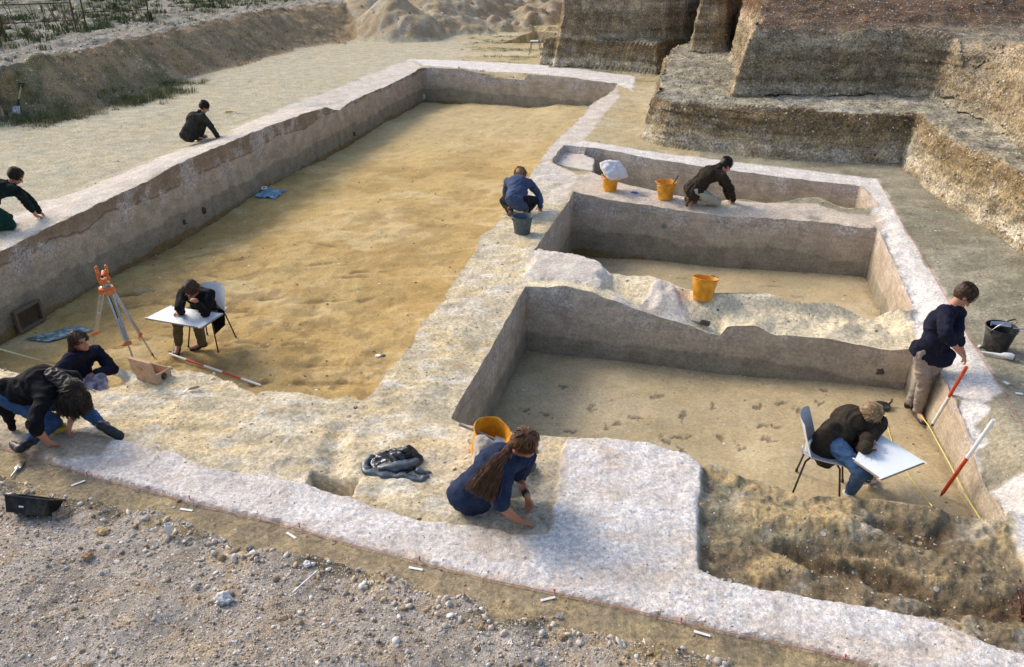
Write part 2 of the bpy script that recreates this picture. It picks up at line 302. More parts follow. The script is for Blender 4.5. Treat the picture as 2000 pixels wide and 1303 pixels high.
# spoil heaps beyond
def cone(px, py, h, slope, seed, ex=1.0, rot=0.0):
    global H
    q = P(px, py, 0); dx = X-q.x; dy = Y-q.y
    c_, s_ = math.cos(rot), math.sin(rot); u = dx*c_+dy*s_; v = (-dx*s_+dy*c_)/ex
    r = np.hypot(u, v)*(1+.22*fbm(X, Y, .55, 3, seed)); d_ = np.sqrt(r*r+.012)
    H = np.maximum(H, h-slope*d_+.07*(1-2*np.abs(fbm(X, Y, 1.0, 5, seed+1))))
for a_ in [(770, 68, 2.0, .80, 111, 1.3, .3), (712, 56, 1.9, .66, 113, 1.5, .4), (838, 50, 2.1, .70, 115, 1.8, .2), (895, 33, 2.7, .70, 117, 2.2, .1), (950, 18, 3.0, .65, 119, 2.4, .1), (820, 26, 3.3, .6, 121, 2, .3), (740, 24, 3.2, .55, 123, 2, .2), (640, 26, 2.6, .5, 125, 1.6, .3), (985, 6, 3.2, .55, 127, 2.6, .1)]: cone(*a_)
sH = H.copy()
# small far pit
fp = sdf(pts([(985, 84), (1045, 61), (1088, 64), (1084, 84)]), X, Y); H -= .75*(1-sm(-.12, .05, fp))
# right-hand cuttings: platform and sections
wx = X + .09*fbm(X, Y, 1.1, 2, 131); wy = Y + .09*fbm(X, Y, 1.1, 2, 132)
q_ = [(1262, 186, .95), (1300, 196, .95), (1500, 215, .95), (1650, 222, .95), (1776, 226, .95), (1825, 259, .95), (1900, 300, .95), (2000, 350, .95), (2150, 440, .95), (2450, 640, .95)]
P1 = pts(q_) + [(60, P(2450, 640, .95).y), (60, 95), pts([(1345, 80, .95)])[0], pts([(1300, 93, .95)])[0]]
s1 = sdf(P1, wx, wy, 60)
ft = .95 + .03*fbm(X, Y, .8, 4, 133)
batter = .24
h1 = (ft-.05*np.abs(fbm(X, Y, 3.2, 4, 136))*(1-sm(.0, .5, -s1)))*(1-sm(-batter, .03, s1))
PA_ = pts([(1052, 126), (1120, 130), (1200, 137), (1285, 146)]) + [pts([(1330, 60, .95)])[0], pts([(1120, 20, .95)])[0], pts([(1098, 62, .95)])[0]]
sA = sdf(PA_, wx, wy, 60); hA = (.92+.03*fbm(X, Y, .8, 4, 134))*(1-sm(-.14, .02, sA))
h1 = np.where(s1 < .03, np.maximum(h1, H*0), -9); hA = np.where(sA < .04, hA, -9); H = np.maximum(H, np.maximum(h1, hA))
def raised(px_poly, extra, z, batter, seed, amp=.08):
    global H
    po = pts(px_poly) + extra
    s_ = sdf(po, X+amp*fbm(X, Y, .9, 2, seed), Y+amp*fbm(X, Y, .9, 2, seed+1), 60)
    H = np.where(s_ < .1, H + (np.maximum(z-H, 0))*(1-sm(-batter, .0, s_)), H); return s_
zt = 2.3 + .10*fbm(X, Y, .7, 3, 141) + np.clip((Y-19.5)*.22, 0, 3) - .02*(X-6)
s2 = raised([(1432, 184, .95), (1600, 187, .95), (1760, 187, .95), (1822, 192, .95), (1862, 214, .95), (1930, 250, .95), (2000, 292, .95), (2150, 390, .95), (2400, 560, .95)], [(60, P(2400, 560, .95).y), (60, 95), pts([(1450, 60, .95)])[0], pts([(1424, 105, .95)])[0]], zt, .45, 143, .12)
gul = pdist([tuple(P(1850, 200, .95))[:2], tuple(P(1905, 120, 1.8))[:2], tuple(P(1965, 80, 2.3))[:2]], X, Y)
H -= (1-sm(.05, .75, gul))*.65*sm(1.0, 1.6, H)
s3 = raised([(1345, 99, .95), (1391, 102, .95), (1422, 101, .95), (1440, 80, .95)], [pts([(1460, 30, .95)])[0], pts([(1365, 40, .95)])[0]], 2.6+.15*fbm(X, Y, .7, 3, 151), .3, 153, .05)
zb = 3.3 + .2*fbm(X, Y, .5, 3, 161) + np.clip((Y-34)*.1, 0, 3)
s4 = raised([(1082, 77, .92), (1180, 79, .92), (1270, 82, .92), (1340, 78, .95), (1375, 74, .95)], [(60, 40), (60, 95), (30, 95), pts([(1122, 3, .92)])[0], pts([(1108, 30, .92)])[0]], zb, .7, 163, .12)
# rough sections: relief so that faces are never flat
cut = sm(.15, .6, H)*((s1 < 0) | (sA < 0))
stp = 1-sm(.04, .12, np.abs(np.gradient(H, axis=0))); H += cut*stp*(.035*fbm(X, Y, 3.5, 5, 171))+cut*.03*fbm(X, Y, 1.3, 2, 172)
zz = H

# ---- regions
names = ['ground', 'excavated_floor', 'gravel_bank', 'earth_bank', 'spoil_heap', 'trench_section', 'eroded_ground',
         'left', 'far', 'central', 'A', 'B', 'C', 'right', 'strip']
G = {n: i for i, n in enumerate(names)}
Lq = pts(LW); 
outer = [(1, -.0)]
wallp = {
 'left': [(-8.5, 3.8), (-7.16, 10.34), (-3.14, 28.6)] + pts([ (804, 114), (735, 140), (650, 176), (560, 206), (440, 262), (250, 335), (150, 378), (60, 400), (-40, 450), (-260, 560)]),
 'far': pts([(832, 130), (905, 134), (960, 139), (1035, 143), (1120, 153), (1207, 167), (1236, 178), (1241, 149), (1150, 137), (1045, 126), (930, 120), (804, 114)]),
 'central': pts([(1207, 167), (1210, 189), (1180, 225), (1140, 276), (1101, 283), (1077, 318), (1129, 345), (1122, 371), (1042, 491), (1024, 554), (880, 820), (700, 800), (706, 783)]+CWL[::-1][1:]),
 'A': pts([(1140, 276), (1300, 299), (1500, 322), (1713, 350), (1722, 366), (1681, 363), (1550, 347), (1422, 331), (1300, 313), (1101, 283)]),
 'B': [(5.75, 11.9), (1.07, 13.58)] + pts([(1129, 345), (1165, 335), (1210, 357), (1280, 371), (1450, 388), (1597, 392), (1650, 409), (1722, 414), (1732, 440)]),
 'C': [(4.7, 8.15), (.17, 9.44)] + pts([(1042, 491), (1105, 500), (1168, 514), (1190, 535), (1266, 545), (1398, 582), (1538, 598, -.12), (1700, 622, -.2), (1793, 628, -.1)]),
 'right': pts([(1713, 350), (1758, 430), (1800, 500), (1846, 580), (1895, 668), (1923, 710), (1958, 766), (2000, 850), (2060, 1010), (2060, 1180), (1985, 1060)]) + [(4.07, 5.2), (4.16, 5.68), (4.29, 6.31), (4.5, 7.3), (4.66, 8.15), (5.07, 9.33), (5.29, 10.2), (5.72, 11.89)] + pts([(1706, 386), (1681, 363)]),
}
SW = {n: sdf(p, X, Y, 1.2) for n, p in wallp.items()}
lab = np.zeros(X.shape, int)
order = list(wallp)
stack = np.stack([SW[n] for n in order]); near_w = stack.argmin(0); nmin = stack.min(0)
Sroom = np.minimum(np.minimum(Sbig, Sback), np.minimum(Smid, Sfr))
for i, n in enumerate(order): lab = np.where((SW[n] < 0) & (near_w == i), G[n], lab)
lab = np.where(nb < .03, G['gravel_bank'], lab)
lab = np.where(sb < .02, G['earth_bank'], lab)
lab = np.where((sH-.02 > .12) & (sb > 0) & (Y > 24) & (s1 > .1) & (sA > .1), G['spoil_heap'], lab)
lab = np.where(((s1 < .05) | (sA < .06) | (s4 < .1)), G['trench_section'], lab)
lab = np.where((ero < 0) & (Sfr > .02), G['eroded_ground'], lab)
lab = np.where(strip < .0, G['strip'], lab)
lab = np.where(inside, G['excavated_floor'], lab)
facez = (Sroom > -.055) & (Sroom < .05) & (H < -.0+2)
ring = (Sroom >= -.055) & (Sroom < .035)
slope_r = ring & ((Sbig < .035) | (Sback < .035) | (Smid < .035) | (Sfr < .035))
wall_of = np.array([G[n] for n in order])[near_w]
lab = np.where(ring & ~inside & (nmin < .25) & (lab != G['strip']) & (lab != G['eroded_ground']), wall_of, lab)
isface = (Sroom >= -.06) & (Sroom < .012)

# ---- large-scale ground colours (the soils, plus painted shade under the left bank's crest)
Cc = np.zeros(X.shape+(3,)); Cc[:] = (.50, .405, .235)
def paint(m, c, amt=1.0):
    global Cc
    m = np.clip(m*amt, 0, 1)[..., None]; Cc = Cc*(1-m)+np.array(c)*m
SW_C = SW['C']; n1 = fbm(X, Y, .7, 5, 201); n2 = fbm(X, Y, 2.4, 5, 202); n3 = fbm(X, Y, 6, 4, 203); n4 = fbm(X, Y, .25, 4, 204)
paint(sm(-.2, .7, n1), (.57, .50, .35)); paint(sm(.1, .8, n2), (.42, .36, .23), .6)
# pale dusty terrace left, greyer to the far left
paint((X < -2)*sm(.1, .4, Sbig), (.53, .475, .335), .75); paint(sm(.0, .6, n2)*(X < -2), (.46, .43, .33), .6)
ter = sm(-.3, .3, X-.23*Y+1.6)*(Sroom > .0)*(Y > 6)
paint(ter*(X > .6+.2*Y)*(Y < 30), (.34, .315, .235), .9); paint(ter*sm(0, .5, n2)*(X > .6+.2*Y), (.25, .235, .165), .8); paint(ter*sm(.15, .6, fbm(X*.5, Y*2, 2, 4, 207))*(X > 1.3+.2*Y), (.24, .21, .14), .6)
# floors
inb = sm(.0, .04, -Sbig); paint(inb, (.53, .375, .155)); paint(inb*sm(-.1, .6, n1), (.47, .315, .12), .8)
paint(inb*sm(.1, .7, fbm(X, Y*1.6, 1.1, 5, 205)), (.61, .465, .24), .8); paint(inb*sm(.25, .8, n3), (.58, .44, .22), .4)
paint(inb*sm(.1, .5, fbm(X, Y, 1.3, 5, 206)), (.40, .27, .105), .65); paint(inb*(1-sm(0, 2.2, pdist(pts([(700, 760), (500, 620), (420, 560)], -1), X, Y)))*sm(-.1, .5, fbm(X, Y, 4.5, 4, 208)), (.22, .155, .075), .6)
paint(inb*sm(18, 25, Y), (.55, .455, .27), .6)
inr = sm(.0, .04, -np.minimum(np.minimum(Sback, Smid), Sfr)); paint(inr, (.47, .375, .22)); paint(inr*sm(-.1, .6, n1), (.52, .43, .28), .8); paint(inr*sm(.1, .6, n2), (.42, .33, .19), .6)
rs_ = np.random.default_rng(5)
for fx, fy in [(1030, 790), (1065, 800), (1185, 830), (1205, 822), (1120, 833), (1155, 790), (1335, 808), (1330, 850), (1480, 795), (1530, 790), (1560, 806), (1600, 795), (1610, 770), (1488, 832), (1515, 838), (1500, 860), (1405, 850), (1330, 880), (1300, 857), (1285, 770), (1445, 870), (1395, 790), (1240, 812), (1640, 820), (1560, 700), (1100, 745)]:
    q_f = P(fx, fy, -.82); a_f = rs_.uniform(0, 3.1); du, dv = X-q_f.x, Y-q_f.y; u_f = du*math.cos(a_f)+dv*math.sin(a_f); v_f = -du*math.sin(a_f)+dv*math.cos(a_f)
    m_f = (1-sm(.6, .9, np.hypot(u_f/.085, v_f/.045)+.9*fbm(X, Y, 22, 3, 77)))*(near4 == 3)*inside; paint(m_f, (.15, .12, .08), .75); H -= m_f*.012
for fx, fy in [(1330, 545), (1450, 560), (1505, 568), (1375, 540), (1560, 590), (1500, 590)]:
    q_f = P(fx, fy, -1.0); m_f = (1-sm(.3, 1.1, np.hypot((X-q_f.x)/.16, (Y-q_f.y)/.07)+.7*n3))*(near4 == 2)*inside; paint(m_f, (.2, .16, .1), .8)
for kx in range(60):
    q_f = P(rs_.uniform(120, 760), rs_.uniform(480, 760), -1.0); a_f = rs_.uniform(-.4, .6); du, dv = X-q_f.x, Y-q_f.y; u_f = du*math.cos(a_f)+dv*math.sin(a_f); v_f = -du*math.sin(a_f)+dv*math.cos(a_f)
    m_f = (1-sm(.2, 1.1, np.hypot(u_f/rs_.uniform(.12, .5), v_f/.05)+.8*n3))*inside*(near4 == 0); paint(m_f, (.22, .15, .07), .6); H -= m_f*.02
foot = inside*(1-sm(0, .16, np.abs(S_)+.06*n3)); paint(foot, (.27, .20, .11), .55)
# baulk sand and its pale crust
bk = baulk*~inside; paint(bk, (.68, .57, .385)); paint(bk*sm(-.1, .5, fbm(X*.7, Y*2, 2.1, 5, 211)), (.58, .49, .335), .7); paint(bk*sm(.0, .6, fbm(X*.8, Y*1.6, 4.4, 5, 212)), (.77, .70, .575), .7); paint(bk*sm(.2, .6, fbm(X*.8, Y*1.6, 3, 5, 213)), (.72, .56, .31), .7)
cb = np.maximum(cb, (1-sm(.15, .4, cmask))*(SW_C < .15)); paint(cb*~inside, (.80, .68, .46)); paint(cb*~inside*sm(0, .5, n3), (.70, .61, .44), .7)
# chalky wall tops
ck = np.zeros_like(X)
def chalk(m): 
    global ck
    ck = np.maximum(ck, m)
e = .10*n2+.05*n3
for n in ('far', 'A', 'right'): chalk(1-sm(-.02, .03, SW[n]+(e*.5 if n != 'A' else e*.1)))
chalk((1-sm(-.06, .05, SW['left']+e))*sm(-.55, .05, n1+.35*(Y > 19)+.15))
chalk((1-sm(-.06, .04, SW['central']+e*.4))*sm(12.6, 14.5, Y+n2))
chalk((1-sm(-.05, .05, SW['B']+e*.5))*sm(-.6, .3, n2+.5))
chalk((1-sm(-.03, .03, sdf(pts([(1024, 554), (1042, 491), (1105, 500), (1168, 514), (1195, 535), (1180, 565), (1154, 563), (1105, 554)]), X+.04*n3, Y+.04*n2))))
chalk((1-sm(-.03, .03, sdf(pts([(1195, 565), (1240, 580), (1290, 545), (1320, 565), (1350, 590), (1345, 625), (1300, 620), (1262, 610), (1210, 590)]), X+.04*n3, Y+.04*n2))))
chalk((1-sm(-.02, .04, ledge))*1.0)
ledm = ledge < .02
ck *= (~inside | ledm)
eg = sdf(pts([(2060, 760), (1962, 770), (1925, 785), (1942, 800), (1915, 812), (1934, 850), (1942, 900), (2060, 908)]), X+.06*n3, Y+.06*n2); ck *= sm(-.03, .02, eg); paint(1-sm(-.03, .02, eg), (.36, .32, .23), .9)
ck *= (lab != G['trench_section'])*(lab != G['earth_bank'])
dirt = sdf(pts([(30, 840), (182, 850), (215, 880), (165, 905), (60, 893), (-60, 860)]), X, Y)
edge_grey = sdf(pts([(2060, 760), (1958, 766), (1925, 775), (1945, 790), (1900, 800), (1935, 840), (1930, 900), (1955, 960), (2060, 1180)]), X+.1*n3, Y)
paint(ck*(lab != G['strip']), (.68, .63, .56)); paint(ck*sm(.1, .7, n2)*(lab != G['strip']), (.60, .52, .43), .5)
for n in ('A', 'right', 'far'): paint((1-sm(-.03, .02, SW[n]))*ck, (.80, .79, .77), .8)
stc = (strip < 0)*1.0; paint(stc, (.80, .76, .73)); paint(stc*sm(.1, .6, fbm(X*.7, Y*1.6, 4, 5, 221)), (.66, .54, .42), .5); paint(stc*sm(.1, .6, n2), (.84, .83, .82), .7)
paint(stc*(X < P(560, 1000).x)*sm(-.3, .2, n2), (.56, .48, .41), .35)
chalk(stc)
paint((1-sm(-.04, .04, SW['B']+e*.3))*ck, (.60, .51, .40), .75); paint((1-sm(-.04, .04, SW['B']))*ck*sm(0, .5, n3), (.70, .63, .54), .6)
paint((1-sm(-.05, .05, dirt+e)), (.40, .34, .24), .9)
paint((1-sm(-.1, .08, sdf(pts([(-60, 860), (-300, 800), (-300, 790), (-60, 800), (60, 835)]), X, Y)+e)), (.42, .36, .25), .9)
worked = sdf(pts([(900, 1000), (1060, 985), (1090, 900), (1110, 870), (1090, 1000), (1085, 1040), (1000, 1048), (930, 1030)]), X, Y); paint((1-sm(-.03, .12, worked+e))*(strip > -.2), (.40, .36, .28), .8)
ng = sm(0, .03, strip)*(nb > 0)*(Y < 5.9)*(sdf(pts([(-300, 790), (0, 873), (175, 930), (700, 1068), (1350, 1221), (1700, 1305), (1700, 1345), (-300, 1345)]), X, Y) < 0)
paint(ng, (.37, .295, .185)); paint(ng*sm(-.1, .5, n2), (.28, .23, .15), .8); paint(ng*sm(.1, .6, n3), (.47, .365, .20), .6)
paint(sm(.75, 1.0, 1-pit*8-.5)*(pit < .0), (.17, .13, .075))
# eroded area
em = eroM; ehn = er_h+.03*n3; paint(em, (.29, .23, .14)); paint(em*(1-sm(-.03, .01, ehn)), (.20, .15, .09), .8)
paint(em*sm(.01, .05, ehn), (.50, .37, .19), .85*.9); paint(em*sm(.1, .5, fbm(X, Y, 1.1, 4, 233)), (.27, .25, .17), .65); paint(em*sm(.2, .5, fbm(X, Y, .9, 4, 235)+(X-3.6)*.3), (.19, .15, .095), .7)
paint(em*sm(.3, .6, fbm(X, Y, 2.6, 5, 234)), (.48, .44, .36), .5)
gold = np.maximum(np.maximum(1-sm(.03, .26, gm1+wob), 1-sm(.02, .13, gm2+wob)), np.maximum(1-sm(.02, .09, gm3+wob), 1-sm(.02, .10, gm4+wob))); paint(em*gold, (.52, .38, .19), .75)
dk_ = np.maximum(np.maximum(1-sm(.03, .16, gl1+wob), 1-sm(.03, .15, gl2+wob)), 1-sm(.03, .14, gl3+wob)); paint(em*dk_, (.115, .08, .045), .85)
# gravel bank
gm = 1-sm(-.05, .03, nb); paint(gm, (.375, .32, .26)); paint(gm*sm(-.1, .6, n2), (.455, .40, .345), .7); paint(gm*sm(.0, .5, n1), (.37, .34, .31), .6); paint(gm*sm(.3, .7, n3), (.42, .31, .19), .6)
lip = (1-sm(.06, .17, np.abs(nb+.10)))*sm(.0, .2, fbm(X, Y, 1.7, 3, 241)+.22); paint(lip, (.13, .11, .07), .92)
paint((1-sm(.0, .25, np.abs(nb+.15)))*sm(.1, .4, fbm(X, Y, 3, 3, 242)), (.45, .33, .15), .5)
# left bank
lb = (sb < .02)*1.0; up = sm(.9, 1.0, tt)
paint(lb, (.37, .26, .14)); paint(lb*sm(0, .6, n2), (.44, .34, .21), .7); paint(lb*sm(.1, .5, fbm(X*.6, Y, 1.4, 5, 271)), (.24, .19, .11), .6); paint(lb*sm(.75, .9, tt)*(1-up), (.14, .10, .06), .8); paint(lb*up, (.36, .33, .27)); paint(lb*up*sm(0, .5, n2), (.24, .22, .17), .8)  # dark band just below the crest is overhang shade painted into the soil colour
gvm = sm(.0, .5, n1+.2)*up*sm(1.6, 3.2, -tpoly); paint(lb*gvm, (.07, .10, .035), .8)
vg = lb*sm(.05, .5, fbm(X, Y, 1.0, 4, 251)+.25)*(1-up)*(Y < 26); paint(vg, (.13, .14, .06), .6)
# heaps
hm = (lab == G['spoil_heap'])*1.0; paint(hm, (.44, .34, .21)); paint(hm*sm(-.1, .5, n2), (.50, .44, .33), .8); paint(hm*sm(.1, .7, n4+n1*.6), (.30, .24, .14), .6)
paint((Y > 26)*(lab == 0)*sm(.1, .5, fbm(X, Y*2, .6, 4, 252))*sm(-3, 0, X), (.15, .18, .08), .55)
# cuttings
tm = (lab == G['trench_section'])*1.0; paint(tm, (.29, .245, .165)); paint(tm*sm(-.1, .6, n2), (.36, .32, .23), .7); paint(tm*sm(.1, .5, fbm(X*.5, Y*2.2, 2.5, 5, 262)), (.22, .19, .13), .7)
flat1 = tm*(H < 1.08)*(H > .86); paint(flat1, (.32, .295, .215), .6); paint(flat1*sm(.15, .5, fbm(X*.6, Y*2, 2, 4, 261)), (.42, .40, .34), .5)
paint(tm*sm(2.1, 2.35, H)*(Y > 16.5), (.115, .062, .034), .92); paint(tm*(s4 < 0)*sm(-.2, .3, n2)*sm(.94, 1.3, H), (.2, .145, .085), .6)
rgt = sm(.8, 1.6, H)
# attributes: chalkiness, pebbliness
peb = np.clip(.12 + .0*X, 0, 1); peb = np.where(lab == G['gravel_bank'], 1.0, peb); peb = np.where(lab == G['trench_section'], .75, peb)
peb = np.where((lab == G['earth_bank']), .25+.5*up, peb); peb = np.where((lab == G['trench_section']) & (H < .2), .25, peb); peb = np.where(lab == G['eroded_ground'], .12, peb)
peb = np.where(lab == G['spoil_heap'], .35, peb)

def grid_object(name, fm, mat, parent=None, smooth=True):
    """mesh of the faces chosen by the boolean face map fm"""
    r, c = np.nonzero(fm)
    if len(r) == 0: return None
    i0 = r*NC+c; q = np.stack([i0, i0+1, i0+1+NC, i0+NC], 1)
    if 'face' in name:                             # split each quad of a cut face along the line of the cut
        sq = Sn.ravel()[q]; alt = np.abs(sq[:, 1]-sq[:, 3]) < np.abs(sq[:, 0]-sq[:, 2])
        t1_ = np.where(alt[:, None], q[:, [0, 1, 3]], q[:, [0, 1, 2]]); t2_ = np.where(alt[:, None], q[:, [1, 2, 3]], q[:, [0, 2, 3]]); q = np.concatenate([t1_, t2_])
    k_v = q.shape[1]; used, inv = np.unique(q, return_inverse=True); q = inv.reshape(q.shape)
    V = np.stack([X.ravel()[used], Y.ravel()[used], H.ravel()[used]], 1)
    me = bpy.data.meshes.new(name)
    me.vertices.add(len(V)); me.vertices.foreach_set('co', V.astype(np.float32).ravel())
    me.loops.add(q.size); me.loops.foreach_set('vertex_index', q.astype(np.int32).ravel())
    me.polygons.add(len(q)); me.polygons.foreach_set('loop_start', (np.arange(len(q))*k_v).astype(np.int32))
    me.update(calc_edges=True)
    a = me.color_attributes.new('soil', 'FLOAT_COLOR', 'POINT')
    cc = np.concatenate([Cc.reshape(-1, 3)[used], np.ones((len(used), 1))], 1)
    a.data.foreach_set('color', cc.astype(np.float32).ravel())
    b = me.color_attributes.new('kindmap', 'FLOAT_COLOR', 'POINT')
    kk = np.stack([ck.ravel()[used], peb.ravel()[used], rgt.ravel()[used], np.ones(len(used))], 1)
    b.data.foreach_set('color', kk.astype(np.float32).ravel())
    o_ = link(name, me, mat, parent, smooth)
    if 'face' in name: me.set_sharp_from_angle(angle=R(42))
    return o_

# ---- soil materials
def soil_material(name, bumps=1.0, peb_gain=1.0, grain=1.0):
    a = N(name); v = a.coord(); base = a.attr('soil'); km = a.n('SeparateColor'); a.L(a.attr('kindmap'), km.inputs[0])
    ckv, pb = km.outputs[0], km.outputs[1]
    n_a = a.noise(3.2, 8, v, .62); n_b = a.noise(26, 8, v, .72); n_c = a.noise(110, 5, v, .7)
    c = a.mix(grain, base, a.ramp(n_b, [(.38, .68), (.5, .98), (.62, 1.28)]), 'MULTIPLY')
    c = a.mix(.8*grain, c, a.ramp(n_a, [(.38, .82), (.62, 1.16)]), 'MULTIPLY')
    c = a.mix(.7*grain, c, a.ramp(n_c, [(.38, .72), (.62, 1.24)]), 'MULTIPLY')
    # pebbles in the soil, thinner where the map says so
    hs = []
    for sc, thr, gain in ((14, .32, .55), (34, .36, .8), (75, .38, 1.0)):
        w = a.vor(sc, v); rnd = a.n('SeparateColor'); a.L(w.outputs['Color'], rnd.inputs[0])
        keep = a.math('LESS_THAN', rnd.outputs[1], a.math('MULTIPLY', a.math('MULTIPLY', pb, a.math('SUBTRACT', 1.0, ckv)), .62*gain*peb_gain))
        m = a.math('MULTIPLY', a.ramp(w.outputs['Distance'], [(thr-.08, 1.0), (thr+.03, 0.0)]), keep)
        pc = a.ramp(rnd.outputs[0], [(0, (.10, .08, .06)), (.25, (.30, .21, .12)), (.45, (.46, .36, .24)), (.62, (.34, .30, .27)), (.8, (.56, .52, .46)), (1, (.78, .76, .72))])
        c = a.mix(m, c, pc); hs.append(m)
    # chalk: flint specks and scuffed patches
    w = a.vor(60, v); dk = a.math('MULTIPLY', a.ramp(w.outputs['Distance'], [(.18, 1.0), (.3, 0.0)]), ckv)
    c = a.mix(a.math('MULTIPLY', dk, .28), c, (.42, .32, .25))
    n_d = a.noise(36, 10, v, .8); c = a.mix(a.math('MULTIPLY', a.ramp(n_d, [(.49, 0.0), (.56, 1.0)]), a.math('MULTIPLY', ckv, .5)), c, (.58, .44, .31))
    n_e = a.noise(60, 6, v, .8); c = a.mix(a.math('MULTIPLY', a.ramp(n_e, [(.53, 0.0), (.60, 1.0)]), a.math('MULTIPLY', ckv, .4)), c, (.44, .34, .25))
    h = a.math('ADD', a.math('MULTIPLY', n_b, 1.0), a.math('MULTIPLY', n_c, .5))
    for q, g in zip(hs, (1.6, .9, .5)): h = a.math('ADD', h, a.math('MULTIPLY', q, g))
    nr = a.bump(h, .75*bumps, .022); nr = a.bump(n_a, .5*bumps, .05, nr)
    return a.out(c, .95, nr, .12)
M_soil = soil_material('sandy_soil'); M_floor = soil_material('trodden_floor', .6, .5, .5); M_grav = soil_material('gravel_soil', .9, 1.3); M_cut = None
def face_material(name, lip_=((.46, .37, .30), (.50, .43, .36)), ln=.78, line_=(.40, .32, .24)):
    a = N(name); v = a.coord(); g = a.n('NewGeometry'); sp = a.n('SeparateXYZ'); a.L(g.outputs['Position'], sp.inputs[0])
    n_s = a.noise(.9, 5, v, .55); n_m = a.noise(4, 6, v, .6); n_f = a.noise(30, 8, v, .7); n_g = a.noise(120, 4, v)
    z = a.math('ADD', sp.outputs[2], a.math('MULTIPLY', a.math('SUBTRACT', n_s, .5), .42)); z = a.math('ADD', z, a.math('MULTIPLY', a.math('SUBTRACT', n_m, .5), .12))
    zn = a.math('DIVIDE', a.math('ADD', z, 1.15), 1.2)
    c = a.ramp(zn, [(0, (.20, .135, .06)), (.12, (.23, .16, .075)), (.16, (.26, .225, .16)), (.43, (.295, .255, .19)), (.46, (.41, .34, .25)), (ln-.03, (.47, .385, .29)), (ln, line_), (ln+.015, lip_[0]), (1.0, lip_[1])])
    # lime and flint core showing near the top
    pch = a.math('MULTIPLY', a.ramp(a.noise(1.7, 6, v, .65), [(.5, 0.0), (.56, 1.0)]), a.ramp(zn, [(.6, 0.0), (.85, 1.0)]))
    c = a.mix(a.math('MULTIPLY', pch, .75), c, a.ramp(n_f, [(.35, (.28, .23, .19)), (.6, (.62, .58, .55))]))
    c = a.mix(1.0, c, a.ramp(n_f, [(.38, .80), (.62, 1.16)]), 'MULTIPLY'); c = a.mix(.8, c, a.ramp(n_m, [(.38, .80), (.62, 1.15)]), 'MULTIPLY')
    st = a.noise(3, 6, a.coord((1, 1, 7)), .6); c = a.mix(.55, c, a.ramp(st, [(.3, .82), (.7, 1.15)]), 'MULTIPLY')
    h = a.math('ADD', n_f, a.math('MULTIPLY', n_g, .4)); nr = a.bump(h, .45, .012); nr = a.bump(n_m, .5, .06, nr)
    return a.out(c, .95, nr, .1)
M_face = face_material('layered_earth_face'); M_faceL = face_material('long_wall_face', ((.34, .26, .19), (.30, .225, .155)), .90, (.2, .13, .085))
def section_material(face=False):
    a = N('flinty_section_face' if face else 'flinty_section'); v = a.coord(); g = a.n('NewGeometry'); sp = a.n('SeparateXYZ'); a.L(g.outputs['Position'], sp.inputs[0])
    ns = a.n('SeparateXYZ'); a.L(g.outputs['True Normal'], ns.inputs[0])
    base = a.attr('soil'); steep = a.ramp(ns.outputs[2], [(.72, 1.0), (.93, 0.0)])
    n_s = a.noise(.8, 6, v, .6); n_m = a.noise(3.5, 7, v, .65); n_f = a.noise(24, 8, v, .72)
    z = a.math('ADD', sp.outputs[2], a.math('MULTIPLY', a.math('SUBTRACT', n_s, .5), .5))
    zn = a.math('DIVIDE', z, 4.0)
    wallc = a.ramp(zn, [(0, (.30, .26, .18)), (.05, (.50, .46, .37)), (.085, (.33, .29, .20)), (.14, (.25, .205, .125)), (.225, (.20, .15, .085)), (.245, (.36, .33, .25)), (.30, (.25, .21, .14)), (.36, (.30, .25, .17)), (.42, (.24, .20, .13)), (.52, (.42, .36, .27)), (.62, (.13, .072, .038)), (.9, (.11, .06, .03))])
    wallc = a.mix(1.0, wallc, (.98, .90, .80), 'MULTIPLY'); c = wallc if face else a.mix(steep, base, wallc)
    bd = a.noise(1.1, 7, a.coord((.5, .5, 6)), .65); c = a.mix(.85, c, a.ramp(bd, [(.32, .62), (.5, 1.0), (.68, 1.35)]), 'MULTIPLY')
    lime = a.math('MULTIPLY', a.ramp(a.noise(1.6, 7, v, .7), [(.50, 0.0), (.60, 1.0)]), a.ramp(zn, [(.12, 1.0), (.2, .15)])); c = a.mix(a.math('MULTIPLY', lime, .55), c, (.50, .47, .40))
    c = a.mix(1.0, c, a.ramp(n_f, [(.38, .42), (.5, .92), (.62, 1.55)]), 'MULTIPLY'); c = a.mix(.9, c, a.ramp(n_m, [(.38, .62), (.62, 1.35)]), 'MULTIPLY')
    hs = []
    pb = a.ramp(zn, [(.02, .2), (.2, .55), (.27, .8), (1, .8)])
    for sc, thr, gain in ((9, .26, .5), (22, .30, .8), (48, .33, 1.0)):
        w = a.vor(sc, v); rnd = a.n('SeparateColor'); a.L(w.outputs['Color'], rnd.inputs[0])
        keep = a.math('LESS_THAN', rnd.outputs[1], a.math('MULTIPLY', pb, .5*gain))
        m = a.math('MULTIPLY', a.ramp(w.outputs['Distance'], [(thr-.08, 1.0), (thr+.03, 0.0)]), keep)
        pc = a.ramp(rnd.outputs[0], [(0, (.09, .07, .05)), (.35, (.30, .23, .15)), (.6, (.36, .33, .28)), (.85, (.50, .46, .39)), (1, (.66, .64, .6))])
        c = a.mix(m, c, pc); hs.append(m)
    h = a.math('MULTIPLY', n_f, 1.4)
    for q, gg in zip(hs, (2.0, 1.2, .6)): h = a.math('ADD', h, a.math('MULTIPLY', q, gg))
    nr = a.bump(h, .6, .02); nr = a.bump(n_m, .4 if face else .7, .07, nr)
    return a.out(c, .96, nr, .1)
M_sec = section_material(); M_secf = section_material(True)

